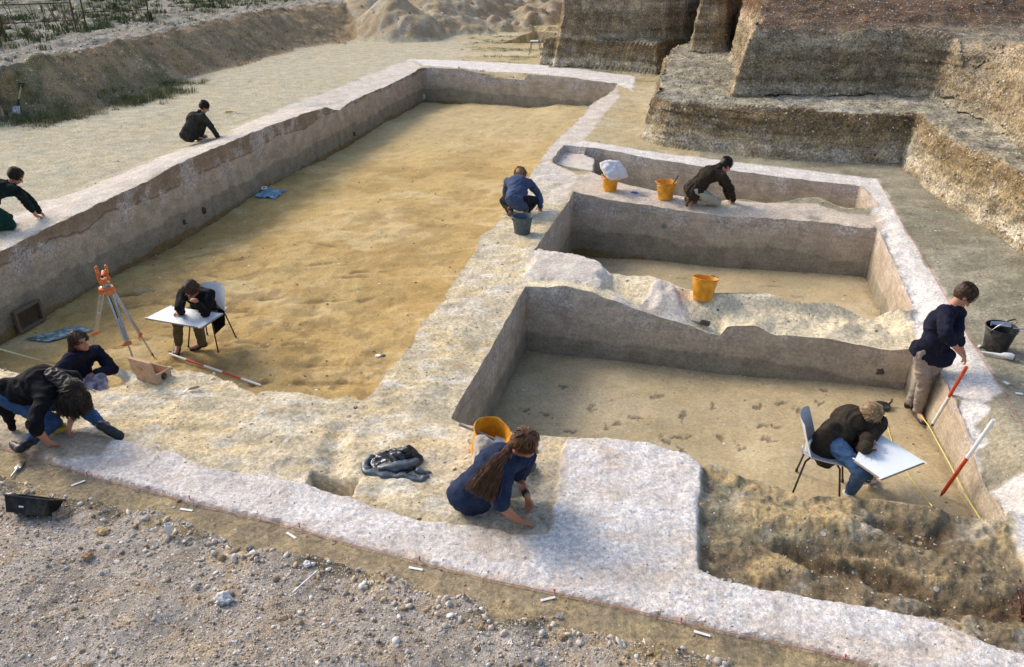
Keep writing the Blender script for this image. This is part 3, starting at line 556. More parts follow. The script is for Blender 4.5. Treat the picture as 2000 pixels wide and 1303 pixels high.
lf = lab[:-1, :-1]; ifc = isface[:-1, :-1] & ((H[:-1, :-1] - np.minimum(H[1:, 1:], np.minimum(H[:-1, 1:], H[1:, :-1])) > .02) | (np.maximum(H[1:, 1:], np.maximum(H[:-1, 1:], H[1:, :-1]))-H[:-1, :-1] > .02))
hmin = np.minimum(np.minimum(H[:-1, :-1], H[1:, 1:]), np.minimum(H[:-1, 1:], H[1:, :-1])); hmax = np.maximum(np.maximum(H[:-1, :-1], H[1:, 1:]), np.maximum(H[:-1, 1:], H[1:, :-1]))
steep = (hmax-hmin) > .09
sr = Sroom[:-1, :-1]; ifc = steep & (sr > -.16) & (sr < .12)
wall_ids = [G[n] for n in order]
lf = np.where((lf == G['excavated_floor']) & False, lf, lf)
lf = np.where(ifc & ~np.isin(lf, wall_ids+[G['strip'], G['eroded_ground']]), np.where(nmin[:-1, :-1] < .35, wall_of[:-1, :-1], G['ground']), lf)
for n, m in (('ground', M_soil), ('excavated_floor', M_floor), ('gravel_bank', M_grav), ('earth_bank', M_grav), ('spoil_heap', M_grav), ('trench_section', M_sec), ('eroded_ground', M_soil)):
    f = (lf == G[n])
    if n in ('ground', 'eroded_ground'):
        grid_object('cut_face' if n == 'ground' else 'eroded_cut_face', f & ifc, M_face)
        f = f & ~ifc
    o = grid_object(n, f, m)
    if o: o['kind'] = 'structure'
for n in ('cut_face', 'eroded_cut_face'):
    if n in bpy.data.objects: bpy.data.objects[n]['kind'] = 'structure'
wl_ = {'left': 'long chalk wall running beside the terrace where two people kneel, sloping away to the far left corner',
       'far': 'short pinkish wall closing the far end of the long excavated room',
       'central': 'broad sandy wall stump between the long room and the three smaller rooms',
       'A': 'narrow white wall top behind the kneeling person and yellow buckets, at the foot of the dark section',
       'B': 'low pale cross wall carrying two yellow buckets and the kneeling person',
       'C': 'lumpy eroded cross wall with a single yellow bucket standing on it',
       'right': 'white chalk wall that the standing woman leans over, beside the black bucket',
       'strip': 'cleaned white chalk and flint wall top crossing the whole foreground with a broad square offset'}
wobj = {}
for n in order+['strip']:
    f = (lf == G[n])
    o = grid_object('excavated_wall', f & ~ifc, M_soil); tag(o, wl_[n], 'wall', 'excavated building walls')
    wobj[n] = o
    grid_object('wall_face', f & ifc, M_faceL if n == 'left' else M_face, o)
# crumbling skin over the steep parts of the cuttings: every face stands out in small ledges, hollows and clods
gyH = np.gradient(H, axis=0); Hy = (gyH-np.gradient(H, axis=1)/np.gradient(X, axis=1)*np.gradient(X, axis=0))/np.gradient(Y, axis=0); Hx = np.gradient(H, axis=1)/np.gradient(X, axis=1)
NV = np.stack([-Hx, -Hy, np.ones_like(H)], -1); NV /= np.linalg.norm(NV, axis=-1, keepdims=True)
stq = (lf == G['trench_section']) & (Y[:-1, :-1] < 36) & (np.abs(X[:-1, :-1]) < .7*Y[:-1, :-1]+1) & (np.minimum(np.minimum(NV[:-1, :-1, 2], NV[1:, 1:, 2]), np.minimum(NV[1:, :-1, 2], NV[:-1, 1:, 2])) < .62) & (hmax > .12)
r_, c_q = np.nonzero(stq); KS = 5; PV = np.stack([X, Y, H], -1); tu = np.linspace(0, 1, KS+1); allv, allc = [], []
cor = [(PV[r_+a, c_q+b], NV[r_+a, c_q+b], Cc[r_+a, c_q+b]) for a in (0, 1) for b in (0, 1)]
for u in tu:
    for w in tu:
        bl = ((1-u)*(1-w), (1-u)*w, u*(1-w), u*w); p_ = sum(k*q[0] for k, q in zip(bl, cor)); n_ = sum(k*q[1] for k, q in zip(bl, cor)); cc_ = sum(k*q[2] for k, q in zip(bl, cor))
        us = p_[:, 0]*.83+p_[:, 1]*.91; zs = p_[:, 2]; d_ = .004+.028*(1-2*np.abs(fbm(us*.7, zs*2.6, 2.2, 4, 501)))+.020*fbm(us, zs*1.3, 8, 3, 503)+.035*fbm(us, zs, 1.6, 2, 505)
        allv.append(p_+n_*d_[:, None]+np.stack([0*us, 0*us, .014*fbm(us, zs*2, 6, 2, 507)], -1)); allc.append(cc_)
SV = np.stack(allv, 1).reshape(-1, 3); SC = np.stack(allc, 1).reshape(-1, 3); nq = len(r_); li = np.arange((KS+1)**2).reshape(KS+1, KS+1)
qd = np.stack([li[:-1, :-1].ravel(), li[:-1, 1:].ravel(), li[1:, 1:].ravel(), li[1:, :-1].ravel()], 1); SF = (qd[None]+np.arange(nq)[:, None, None]*(KS+1)**2).reshape(-1, 4)
me = bpy.data.meshes.new('trench_section_face'); me.vertices.add(len(SV)); me.vertices.foreach_set('co', SV.astype(np.float32).ravel()); me.loops.add(SF.size); me.loops.foreach_set('vertex_index', SF.astype(np.int32).ravel()); me.polygons.add(len(SF)); me.polygons.foreach_set('loop_start', (np.arange(len(SF))*4).astype(np.int32)); me.update(calc_edges=True)
at_ = me.color_attributes.new('soil', 'FLOAT_COLOR', 'POINT'); at_.data.foreach_set('color', np.concatenate([SC, np.ones((len(SC), 1))], 1).astype(np.float32).ravel())
link('trench_section_face', me, M_secf, None, False)['kind'] = 'structure'; print('SKIN', nq)
def zat(x, y):
    r = int(np.clip(np.searchsorted(ys, y)-1, 0, NR-2)); t = (y-ys[r])/(ys[r+1]-ys[r])
    def row(i):
        w = wid[i]; c = (x/w+1)/2*(NC-1); c_i = int(np.clip(c, 0, NC-2)); f = c-c_i
        return H[i, c_i]*(1-f)+H[i, c_i+1]*f
    return row(r)*(1-t)+row(r+1)*t
def G_(px, py, z0=0.0):
    """first point of the terrain that a pixel's sight line meets"""
    r = Vector(ray(px, py)).normalized(); o = Vector((0, 0, CAMH)); t = (1.75-CAMH)/r.z; st = .03
    while t < 90:
        q = o+r*t
        if q.z < zat(q.x, q.y):
            a, b = t-st, t
            for _ in range(7):
                m = (a+b)/2; q = o+r*m
                if q.z < zat(q.x, q.y): b = m
                else: a = m
            q = o+r*b; q.z = zat(q.x, q.y); return q
        st = .03 if t < 22 else .08; t += st
    return P(px, py, z0)
# ------------------------------------------------------------ loose stones and weeds
rng = np.random.default_rng(7)
def ico(sub):
    bm = bmesh.new(); bmesh.ops.create_icosphere(bm, subdivisions=sub, radius=1)
    v = np.array([x.co[:] for x in bm.verts]); f = np.array([[q.index for q in x.verts] for x in bm.faces]); bm.free(); return v, f
stone_m = N('loose_stone'); _v = stone_m.coord(); _c = stone_m.mix(.8, stone_m.attr('soil'), stone_m.ramp(stone_m.noise(60, 6, _v, .7), [(.3, .6), (.7, 1.3)]), 'MULTIPLY')
M_stone = stone_m.out(_c, .85, stone_m.bump(stone_m.noise(90, 5, _v), .4, .006), .25)
leaf_m = N('weed_leaf'); _v = leaf_m.coord(); M_leaf = leaf_m.out(leaf_m.mix(.6, leaf_m.attr('soil'), leaf_m.ramp(leaf_m.noise(4, 4, _v), [(.3, .6), (.7, 1.35)]), 'MULTIPLY'), .8, None, .2)
PAL = np.array([(.72, .69, .64), (.56, .50, .43), (.46, .40, .34), (.50, .39, .26), (.38, .27, .16), (.55, .46, .37), (.26, .20, .14), (.62, .55, .46), (.58, .48, .36)])
tv = [ico(1), ico(2)]
def raw_mesh(name, V, F, C, mat, smooth=False):
    me = bpy.data.meshes.new(name); k = F.shape[1]
    me.vertices.add(len(V)); me.vertices.foreach_set('co', V.astype(np.float32).ravel())
    me.loops.add(F.size); me.loops.foreach_set('vertex_index', F.astype(np.int32).ravel())
    me.polygons.add(len(F)); me.polygons.foreach_set('loop_start', (np.arange(len(F))*k).astype(np.int32))
    me.update(calc_edges=True)
    a = me.color_attributes.new('soil', 'FLOAT_COLOR', 'POINT'); a.data.foreach_set('color', np.concatenate([C, np.ones((len(C), 1))], 1).astype(np.float32).ravel())
    return link(name, me, mat, None, smooth)
def pick(mask, n, near_w=0.0, jy=.4):
    dx = np.gradient(X, axis=1); dy = np.gradient(Y, axis=0); dz = np.gradient(H, axis=0)
    w = (mask*np.abs(dx)*np.sqrt(dy*dy+dz*dz)).ravel()
    if near_w: w = w/(Y.ravel()**near_w)
    w /= w.sum(); i = rng.choice(w.size, n, p=w)
    j = rng.uniform(-1.5, 1.5, (n, 2))
    return np.stack([X.ravel()[i]+j[:, 0]*dx.ravel()[i], Y.ravel()[i]+j[:, 1]*np.gradient(Y, axis=0).ravel()[i]*jy, H.ravel()[i]], 1)
def stones(name, pos, rad, label=None, sub=0, sink=.25, pal=None, tint=None):
    n = len(pos); v, f = tv[sub]; m = len(v)
    s = np.exp(rng.normal(0, .28, (n, 1, 3)))*rad[:, None, None]; s[..., 2] *= .75
    V = v[None]*(1+rng.uniform(-.26, .26, (n, m, 1)))*s
    a = rng.uniform(0, 2*np.pi, n); t = rng.uniform(-.8, .8, n)
    ca, sa, ct, st = np.cos(a)[:, None], np.sin(a)[:, None], np.cos(t)[:, None], np.sin(t)[:, None]
    x, y, z = V[..., 0], V[..., 1], V[..., 2]
    y, z = y*ct-z*st, y*st+z*ct; x, y = x*ca-y*sa, x*sa+y*ca
    V = np.stack([x, y, z], -1)+pos[:, None, :]; V[..., 2] += (rad*(.5-sink))[:, None]
    F = (f[None]+np.arange(n)[:, None, None]*m).reshape(-1, 3)
    pl = PAL if pal is None else np.array(pal)
    C = pl[rng.integers(0, len(pl), n)]*rng.uniform(.7, 1.2, (n, 1))
    o = raw_mesh(name, V.reshape(-1, 3), F, np.repeat(C, m, 0).clip(0, .85), M_stone)
    o['kind'] = 'stuff'
    if label: o['label'] = label
    return o
inview = (np.abs(X) < .72*Y+1.6)
g_in = (lab == G['gravel_bank'])*inview*(Y > 2.7)
nolip = 1-.85*lip; pp = pick(g_in*nolip*(.35+sm(-.3, .5, fbm(X, Y, 1.1, 4, 402))), 15000, .6); stones('gravel', pp, .0025+.005*rng.power(.4, len(pp))+.007*(rng.random(len(pp)) < .06), 'mixed gravel and broken chalk covering the near bank')
pp = pick(g_in*(sm(-.2, .6, fbm(X, Y, 1.5, 3, 401))*.5+(nb > -.7)), 480); stones('pebbles', pp, rng.uniform(.010, .022, len(pp)), 'larger flints and chalk lumps lying on the near bank', 0)
lipm = g_in*(np.abs(nb+.12) < .14); pp = pick(lipm*nolip, 380); stones('pebbles', pp, rng.uniform(.010, .024, len(pp)), 'stones along the lip of the near bank', 1)
cutm = (lab == G['trench_section'])*inview*(H > .15)
pp = pick(cutm*(Y < 45), 11000, .8); stones('flints', pp, rng.uniform(.008, .022, len(pp))*(1+(pp[:, 1] > 20)*.3), 'flints and gravel showing in the cut sections', 0, .45, [(.55, .53, .48), (.42, .40, .35), (.34, .27, .18), (.24, .18, .11), (.46, .38, .27), (.28, .22, .15), (.50, .48, .43)])
pp = pick(cutm*(Y < 45), 9000, .5); stones('gravel', pp, rng.uniform(.006, .014, len(pp)), 'fine gravel in the cut sections', 0, .3, [(.34, .30, .22), (.44, .40, .32), (.24, .19, .12), (.56, .53, .46), (.16, .12, .07)])
ii = rng.integers(0, len(SV), 7000); pp = SV[ii]; stones('flints', pp, rng.uniform(.006, .02, len(pp))*(1+.5*(rng.random(len(pp)) < .1)), 'flints standing out of the cut faces', 0, .45, [(.55, .53, .48), (.42, .38, .31), (.34, .27, .18), (.62, .60, .56), (.2, .15, .1), (.28, .22, .15)])
pp = pick((lab == G['earth_bank'])*(tt > .8)*(Y < 60)*inview, 4500, .5); stones('stones', pp, rng.uniform(.015, .05, len(pp)), 'pale stones on top of the far left bank', 0)
pp = pick((lab == G['earth_bank'])*(tt < .85)*(Y < 40)*inview, 900); stones('stones', pp, rng.uniform(.012, .035, len(pp)), 'small stones in the slope of the left bank', 0, .4)
pp = pick((lab == G['ground'])*(Y > 6.5)*inview*(Y < 45), 900, .4); stones('crumbs', pp, rng.uniform(.006, .016, len(pp)), 'scattered crumbs of chalk and clods on the ground', 0)
pp = pick((lab == G['excavated_floor'])*inview, 260, .5); stones('crumbs', pp, rng.uniform(.005, .012, len(pp)), 'crumbs of soil on the room floors', 0)
pp = pick((lab == G['eroded_ground'])*inview, 160); stones('crumbs', pp, rng.uniform(.003, .010, len(pp)), 'stones in the eroded brown soil', 0)
pp = pick((lab == G['strip'])*inview, 900, .3); stones('crumbs', pp, rng.uniform(.003, .007, len(pp)), 'tiny flints set in the white wall top', 0, .35, [(.66, .6, .53), (.52, .42, .34), (.45, .4, .36), (.74, .7, .66)])
pp = pick((lab == G['spoil_heap'])*(Y < 60), 900); stones('stones', pp, rng.uniform(.02, .06, len(pp)), 'stones on the spoil heaps', 0, .35)
clods = sdf(pts([(600, 690, -1), (760, 690, -1), (700, 780, -1), (560, 750, -1), (420, 700, -1)]), X, Y)
pp = pick(inside*(near4 == 0)*(sm(-.3, 1.2, -clods)+.04)*inview, 420); stones('clods', pp, rng.uniform(.006, .016, len(pp)), 'clods of yellow soil on the long room floor', 0, .3, [(.42, .30, .13), (.30, .20, .08), (.5, .38, .19), (.2, .14, .06)])

pp = pick(inside*(S_ > -.28)*inview*1.0, 1300, .3); stones('crumbs', pp, rng.uniform(.004, .013, len(pp)), 'crumbs of earth fallen at the foot of the walls', 0, .3, [(.42, .33, .2), (.3, .23, .13), (.55, .48, .38), (.36, .3, .2)])

def tufts(name, pos, hgt, nb_, cols, label, spread=.5, wd=.006, lean=.5, kind='stuff'):
    VV, FF, CC = [], [], []; k = 0
    for p_, h_ in zip(pos, hgt):
        c_ = np.array(cols[rng.integers(len(cols))])
        for _ in range(nb_):
            a = rng.uniform(0, 2*np.pi); o = rng.normal(0, spread*h_*.5, 2); ln = h_*rng.uniform(.45, 1.1); w = wd*rng.uniform(.6, 1.4)*(h_/.2)
            d = np.array([math.cos(a), math.sin(a)]); s_ = np.array([-d[1], d[0]])*w; le = rng.uniform(.1, lean)*ln
            b = np.array([p_[0]+o[0], p_[1]+o[1], p_[2]-.01])
            q = [(*(b[:2]-s_), b[2]), (*(b[:2]+s_), b[2]), (*(b[:2]+d*le*.35+s_*.9), b[2]+ln*.55), (*(b[:2]+d*le*.35-s_*.9), b[2]+ln*.55), (*(b[:2]+d*le), b[2]+ln*.93)]
            VV += q; FF += [(k, k+1, k+2), (k, k+2, k+3), (k+3, k+2, k+4)]; k += 5
            CC += [c_*rng.uniform(.6, 1.35)]*5
    o = raw_mesh(name, np.array(VV), np.array(FF), np.array(CC).clip(0, 1), M_leaf)
    tag(o, label, None, None, kind); return o
GR = [(.09, .12, .04), (.12, .14, .055), (.06, .085, .03), (.17, .165, .075), (.24, .21, .11)]
pm = (lab == G['earth_bank'])*inview
pp = pick(pm*(tt > .97)*(tpoly < -2.0)*(fbm(X, Y, .35, 3, 300) > -.3)*(Y < 52), 1500, .5, 1.6); tufts('weeds', pp, rng.uniform(.06, .26, len(pp))*(1+.8*(rng.random(len(pp)) < .12)), 18, GR, 'low green weeds on the ground beyond the fence', .9, .016, .7)
pp = pick(pm*(tt > .8)*(fbm(X, Y, .8, 3, 301) > .2)*(Y < 40), 260); tufts('weeds', pp, rng.uniform(.06, .2, len(pp)), 14, GR, 'sparse weeds along the top of the left bank', .9, .012, .7)
pl_ = [P(60, 222, .1), P(110, 225, .1), P(90, 205, .4), P(130, 215, .15), P(30, 215, .3), P(250, 180, .3), P(285, 165, .4), P(320, 160, .3), P(225, 140, .8), P(300, 130, .8), P(340, 145, .3), P(270, 195, .1), P(15, 190, .5)]
pos = []; 
for q in pl_:
    for _ in range(24):
        x_, y_ = q.x+rng.normal(0, .28), q.y+rng.normal(0, .3); pos.append((x_, y_, zat(x_, y_)))
tufts('grass_tufts', np.array(pos), rng.uniform(.08, .24, len(pos)), 34, GR[:2]+GR[3:]+[(.20, .18, .08), (.13, .15, .06)], 'green and straw coloured grass tufts at the foot of the left bank', .9, .0045, .9)
pp = pick(pm*(tt < .8)*(tt > .05)*(Y < 34), 520); tufts('dry_grass', pp, rng.uniform(.05, .18, len(pp)), 9, [(.26, .21, .11), (.2, .17, .08), (.14, .14, .06), (.3, .25, .14)], 'thin dry grass on the slope of the left bank', .8, .006, .8)
fm_ = (lab == 0)*(Y > 27)*(X > -2)*(X < 5)*inview*(Y < 60)*(fbm(X, Y*2, .6, 4, 252) > .1); pp = pick(fm_, 420); tufts('grass', pp, rng.uniform(.03, .10, len(pp)), 10, GR[:4], 'patchy grass near the far chair', 1.4, .012, .9)
pp = pick((lab == G['trench_section'])*inview*(Y > 16)*(H > 2.2), 150); tufts('weeds', pp, rng.uniform(.05, .16, len(pp)), 10, GR[:3]+[(.12, .08, .05)], 'small weeds on the brown soil above the section', .9, .01, .7)
# ------------------------------------------------------------ small-object builders
def bm_new(): return bmesh.new()
def add_tube(bm, pts_, r, n=8, cap=True):
    """round bar through points; r a number or one radius per point"""
    pts_ = [Vector(p) for p in pts_]; m = len(pts_); rr = [r]*m if isinstance(r, (int, float)) else r
    rings = []; up = Vector((0, 0, 1)); prev = None
    for i, p in enumerate(pts_):
        t = (pts_[min(i+1, m-1)]-pts_[max(i-1, 0)]).normalized()
        if prev is None:
            a = t.cross(up); a = t.cross(Vector((1, 0, 0))) if a.length < .1 else a
        else: a = prev-t*prev.dot(t)
        a.normalize(); prev = a; b = t.cross(a)
        rings.append([bm.verts.new(p+(a*math.cos(k*2*math.pi/n)+b*math.sin(k*2*math.pi/n))*rr[i]) for k in range(n)])
    for i in range(m-1):
        for k in range(n): bm.faces.new((rings[i][k], rings[i][(k+1) % n], rings[i+1][(k+1) % n], rings[i+1][k]))
    if cap: bm.faces.new(rings[0][::-1]); bm.faces.new(rings[-1])
def add_box(bm, c, s, rot=None, bev=0.0):
    b = bmesh.new(); bmesh.ops.create_cube(b, size=1)
    for v in b.verts: v.co = Vector((v.co.x*s[0], v.co.y*s[1], v.co.z*s[2]))
    if bev: bmesh.ops.bevel(b, geom=b.edges[:], offset=bev, segments=2, affect='EDGES', profile=.6)
    M_ = Matrix.Translation(c) @ (rot.to_4x4() if rot is not None else Matrix())
    b.transform(M_); t = bpy.data.meshes.new('t'); b.to_mesh(t); b.free(); bm.from_mesh(t); bpy.data.meshes.remove(t)
def add_lathe(bm, prof, n=28, close=False, lip=None):
    rings = []
    for i, (r, z) in enumerate(prof):
        ring = []
        for k in range(n):
            a = k*2*math.pi/n; q = r
            if lip: q = lip(r, z, a)
            ring.append(bm.verts.new((q*math.cos(a), q*math.sin(a), z)))
        rings.append(ring)
    for i in range(len(rings)-1):
        for k in range(n): bm.faces.new((rings[i][k], rings[i][(k+1) % n], rings[i+1][(k+1) % n], rings[i+1][k]))
    if close: bm.faces.new(rings[0][::-1]); bm.faces.new(rings[-1])
def fin(name, bm, mat, parent=None, smooth=True, loc=None, rot=None, angle=40):
    bmesh.ops.recalc_face_normals(bm, faces=bm.faces[:])
    me = bpy.data.meshes.new(name); bm.to_mesh(me); bm.free(); o = link(name, me, mat, parent, smooth)
    if smooth: me.set_sharp_from_angle(angle=R(angle))
    if loc is not None: o.location = loc
    if rot is not None: o.rotation_euler = rot
    return o
def zrot(a): return Matrix.Rotation(a, 3, 'Z')
def frame(x, z):
    """rotation whose local x follows x and local z follows z"""
    x = Vector(x).normalized(); z = Vector(z); z = (z-x*z.dot(x)).normalized(); y = z.cross(x)
    return Matrix((x, y, z)).transposed()
m_orange = simple('orange_plastic', (.84, .33, .014), .48, .4, 0, .34, 9, .2); m_black = simple('black_plastic', (.012, .013, .016), .4, .5, 0, .3); m_dgrey = simple('slate_plastic', (.07, .10, .115), .5, .4, 0, .2)
m_wire = simple('galvanised_wire', (.45, .46, .47), .35, .5, .9); m_steel = simple('worn_steel', (.5, .51, .52), .35, .5, .9, .2); m_dsteel = simple('dark_tube_steel', (.035, .033, .03), .5, .4, .3)
m_white = simple('white_paint', (.78, .78, .76), .5, .3); m_paper = simple('drawing_film', (.80, .84, .86), .35, .4, 0, .04, 8, .05); m_red = simple('red_paint', (.55, .06, .02), .5, .3, 0, .2)
m_wood = simple('pine_box_wood', (.50, .33, .21), .7, .2, 0, .2, 12); m_board = simple('board_edge', (.30, .25, .2), .7); m_chair = simple('grey_blue_shell', (.58, .60, .63), .4, .4, 0, .1, 14)
m_alu = simple('tripod_aluminium', (.52, .57, .63), .35, .5, .75, .12); m_theo = simple('orange_enamel', (.70, .17, .03), .4, .5, 0, .15); m_grwd = simple('grey_wood', (.33, .30, .26), .7); m_tape = simple('yellow_tape', (.72, .62, .14), .5, .3)
m_string = simple('pink_string', (.55, .24, .18), .8); m_ctape = simple('pale_tape', (.62, .66, .45), .6); m_bag = None
m_rust = simple('rusty_iron', (.10, .05, .03), .85, .2, 0, .4); m_blue = simple('blue_plastic', (.06, .09, .28), .5); m_yel = simple('yellow_plastic', (.62, .40, .05), .5); m_glass = simple('cloudy_cup', (.66, .66, .62), .25, .5)
bag_n = N('black_bin_bag'); _v = bag_n.coord(); m_bag = bag_n.out((.013, .017, .024), .2, bag_n.bump(bag_n.noise(22, 3, _v, .5), .6, .02), .65)
sack_n = N('white_woven_sack'); _v = sack_n.coord(); m_sack = sack_n.out(sack_n.mix(.35, (.74, .70, .70), sack_n.ramp(sack_n.noise(12, 5, _v), [(.3, (.5, .45, .42)), (.7, (.85, .83, .83))])), .6, sack_n.bump(sack_n.noise(11, 3, _v), .6, .04, sack_n.bump(sack_n.noise(300, 1, _v), .3, .003)), .3)

# ---- buckets
def bucket(loc, label, mat=None, tilt=(0, 0, 0), s=1.0, handle='down', hang=0.0, group='plastic buckets'):
    root = empty('bucket', loc, 0); root.rotation_euler = tilt; root.scale = (s, s, s)
    tag(root, label, 'bucket', group)
    mat = mat or m_orange
    def lip(r, z, a):
        d = (a-math.pi+math.pi) % (2*math.pi); d = min(d, 2*math.pi-d)
        return r*(1+.10*math.exp(-(d/.22)**2)*max(0, (z-.2)/.08))
    b = bm_new(); add_lathe(b, [(0.001, .004), (.112, .004), (.116, 0), (.119, .006), (.122, .05), (.124, .052), (.150, .235), (.153, .237), (.1535, .246), (.1545, .262), (.163, .268), (.165, .274), (.162, .278), (.153, .275), (.147, .255), (.117, .02), (.109, .012), (.001, .012)], 40, False, lip)
    fin('shell', b, mat, root)
    for sx in (-1, 1): b = bm_new(); add_box(b, (0, sx*.158, .245), (.035, .016, .032), None, .004); fin('ear', b, mat, root)
    b = bm_new(); R_ = .163
    ang = {'down': -.12, 'up': 1.35, 'back': 2.6}[handle]+hang
    pt = []
    for k in range(17):
        t = math.pi*k/16; x = math.sin(t)*R_*1.02; y = -math.cos(t)*R_
        pt.append((x*math.cos(ang), y, .25+x*math.sin(ang)))
    add_tube(b, pt, .0028, 6); h = fin('handle', b, m_wire, root)
    b = bm_new(); add_tube(b, pt[6:11], .0075, 8); fin('grip', b, m_black, h)
    return root
bk1 = G_(1191, 372, 0); bucket(bk1, 'yellow bucket holding a stuffed white sack, at the left end of the low cross wall', tilt=(0, 0, 2.6), s=.98)
bk2 = G_(1299, 388, 0); bucket(bk2, 'yellow bucket with a dark handle sticking out, left of the kneeling person', tilt=(0, 0, 2.9), s=1.08)
bk3 = G_(1371, 584, -.1); bucket(bk3, 'yellow bucket standing alone on the lumpy eroded cross wall', tilt=(R(-5), R(9), .5), s=1.02, hang=.3)
bk5 = G_(1020, 456, 0); bucket(bk5, 'slate grey bucket behind the crouching person in the blue jacket', m_dgrey, (0, 0, 1.9), 1.0)
bk6 = G_(1942, 682, 0); bucket(bk6, 'black bucket with a metal scoop lying across it, right of the standing person', m_black, (0, R(3), -1.2), 1.0, 'up', -.25)
b4 = G_(944, 896, 0); bucket(b4+Vector((0, .06, .03)), 'orange bucket tipped towards the camera behind the long-haired person', None, (R(20), R(-10), 1.35), 1.0)
# sack
def blob_mesh(name, c, rad, mat, seed, amp=.25, f=6, sub=4, parent=None, rot=None, pw=1.0):
    b = bmesh.new(); bmesh.ops.create_icosphere(b, subdivisions=sub, radius=1)
    for v in b.verts:
        n_ = v.co.normalized(); d = 1+amp*mnoise.fractal(n_*f*.4+Vector((seed, 0, 0)), 1.0, 2.1, 4)
        v.co = Vector((n_.x*rad[0], n_.y*rad[1], n_.z*rad[2]))*d
    if rot is not None: b.transform(rot.to_4x4())
    return fin(name, b, mat, parent, loc=c, angle=60)
b = bmesh.new(); bmesh.ops.create_grid(b, x_segments=40, y_segments=28, size=1)
top = b.verts[:]; bmesh.ops.duplicate(b, geom=b.faces[:])
for i, v in enumerate(b.verts):
    sg = 1 if i < len(top) else -1; x, y = v.co.x, v.co.y; e = (1-abs(x)**2.6)*(1-abs(y)**2.6)
    z = sg*(.11*max(e, 0)**.55) + .020*mnoise.noise(Vector((x*3, y*3, sg)))+.012*math.sin(7*x+4*y+2*mnoise.noise(Vector((x*2, y*2, 5))))*max(e, 0)
    v.co = Vector((x*.27*(1-.10*y*y), y*.21*(1-.12*x*x), z))
bmesh.ops.remove_doubles(b, verts=b.verts[:], dist=.0015)
sk = fin('white_sack', b, m_sack, angle=80); sk.location = bk1+Vector((.05, .0, .37)); sk.rotation_euler = (R(38), R(6), R(42))
tag(sk, 'stuffed white plastic sack standing in the left yellow bucket', 'sack')
# tool handles in buckets
b = bm_new(); add_tube(b, [bk2+Vector((.02, .02, .08)), bk2+Vector((.13, .03, .27)), bk2+Vector((.20, .04, .40))], [.006, .012, .015], 8); o = fin('trowel', b, m_black); tag(o, 'dark tool handle sticking out of the yellow bucket beside the kneeling person', 'trowel')
root = empty('hand_shovel', b4); tag(root, 'hand shovel lying in the tipped orange bucket, grey handle pointing left', 'shovel')
p0 = W(897, 829, b4.y+.05); p1 = W(968, 858, b4.y-.02)
b = bm_new(); add_tube(b, [p0-b4, p0-b4+(p1-p0)*.35, p1-b4], [.014, .011, .009], 8); fin('handle', b, m_grwd, root)
b = bm_new(); d_ = (p1-p0).normalized(); add_box(b, p1-b4+d_*.06, (.14, .10, .006), frame(d_, (0, 0, 1)), .002); fin('blade', b, m_steel, root)
root = empty('metal_scoop', bk6+Vector((0, 0, .27))); tag(root, 'steel hand scoop lying across the top of the black bucket', 'scoop')
b = bm_new()
for i in range(7):
    pass
g = bmesh.new(); bmesh.ops.create_grid(g, x_segments=10, y_segments=10, size=1)
for v in g.verts: x, y = v.co.x, v.co.y; v.co = Vector((x*.10, y*.065*(1-.35*max(-x, 0)), .035*y*y))
g.transform(zrot(-.35).to_4x4()); fin('bowl', g, m_steel, root)
b.free(); b = bm_new(); add_tube(b, [Vector((.09, -.035, .0)), Vector((.24, -.09, .01))], .008, 8); hd = fin('handle', b, m_steel, root)
b = bm_new(); add_tube(b, [Vector((.22, -.083, .009)), Vector((.26, -.098, .012))], .012, 8); fin('grip', b, m_black, hd)

# ---- chairs
def chair(loc, rz, label, s=1.0, sc=1.0):
    root = empty('stacking_chair', loc, rz); root.scale = (sc, sc, sc); tag(root, label, 'chair', 'grey plastic stacking chairs')
    def shell(fn, name):
        b = bmesh.new(); bmesh.ops.create_grid(b, x_segments=16, y_segments=16, size=1); fs = b.faces[:]
        for v in b.verts: v.co = fn(v.co.x, v.co.y)
        bmesh.ops.solidify(b, geom=fs, thickness=.007)
        return fin(name, b, m_chair, root, angle=50)
    shell(lambda x, y: Vector((x*.215*(1-.04*y*y), y*.20+.02, .44+.035*abs(x)**3+.03*max(-y, 0)**2-.03*max(y-.55, 0))), 'seat')
    shell(lambda x, y: Vector((x*.205*(1-.12*max(y, 0)**3), -.19-.03*y-.055*(y+1)*.5+.06*abs(x)**2.4, .645+y*.165-.02*abs(x)**4)), 'backrest')
    for sx in (-1, 1): b = bm_new(); add_box(b, (sx*.13, -.195, .48), (.05, .008, .10), Matrix.Rotation(.12, 3, 'X'), .002); fin('back_bracket', b, m_chair, root)
    for sx in (-1, 1):
        for sy in (-1, 1):
            b = bm_new(); add_tube(b, [(sx*.12, sy*.11, .43), (sx*.17, sy*.15+.0, .40), (sx*.235, sy*.215, .012)], .0095, 8)
            lg = fin('leg', b, m_dsteel, root); b = bm_new(); add_tube(b, [(sx*.235, sy*.215, .0), (sx*.232, sy*.213, .03)], .014, 8); fin('rubber_foot', b, m_black, lg)
    for sy in (-1, 1): b = bm_new(); add_tube(b, [(-.13, sy*.10, .425), (.13, sy*.10, .425)], .008, 8); fin('cross_bar', b, m_dsteel, root)
    return root
def facing(a):  # heading of local +y towards world direction
    return math.atan2(-a[0], a[1])
ch_far = G_(1046, 106, 0); chair(ch_far, facing((-1, .15)), 'empty grey chair far off between the long room and the low cut block', sc=1.05)
TB = P(393, 690, -1.02); zt_ = zat(TB.x, TB.y)
SEAT_L = P(415, 668, -1.0); SEAT_L.z = zat(SEAT_L.x, SEAT_L.y)
chair(SEAT_L, facing((-.28, -1)), 'grey chair carrying the drawing person in the long room')
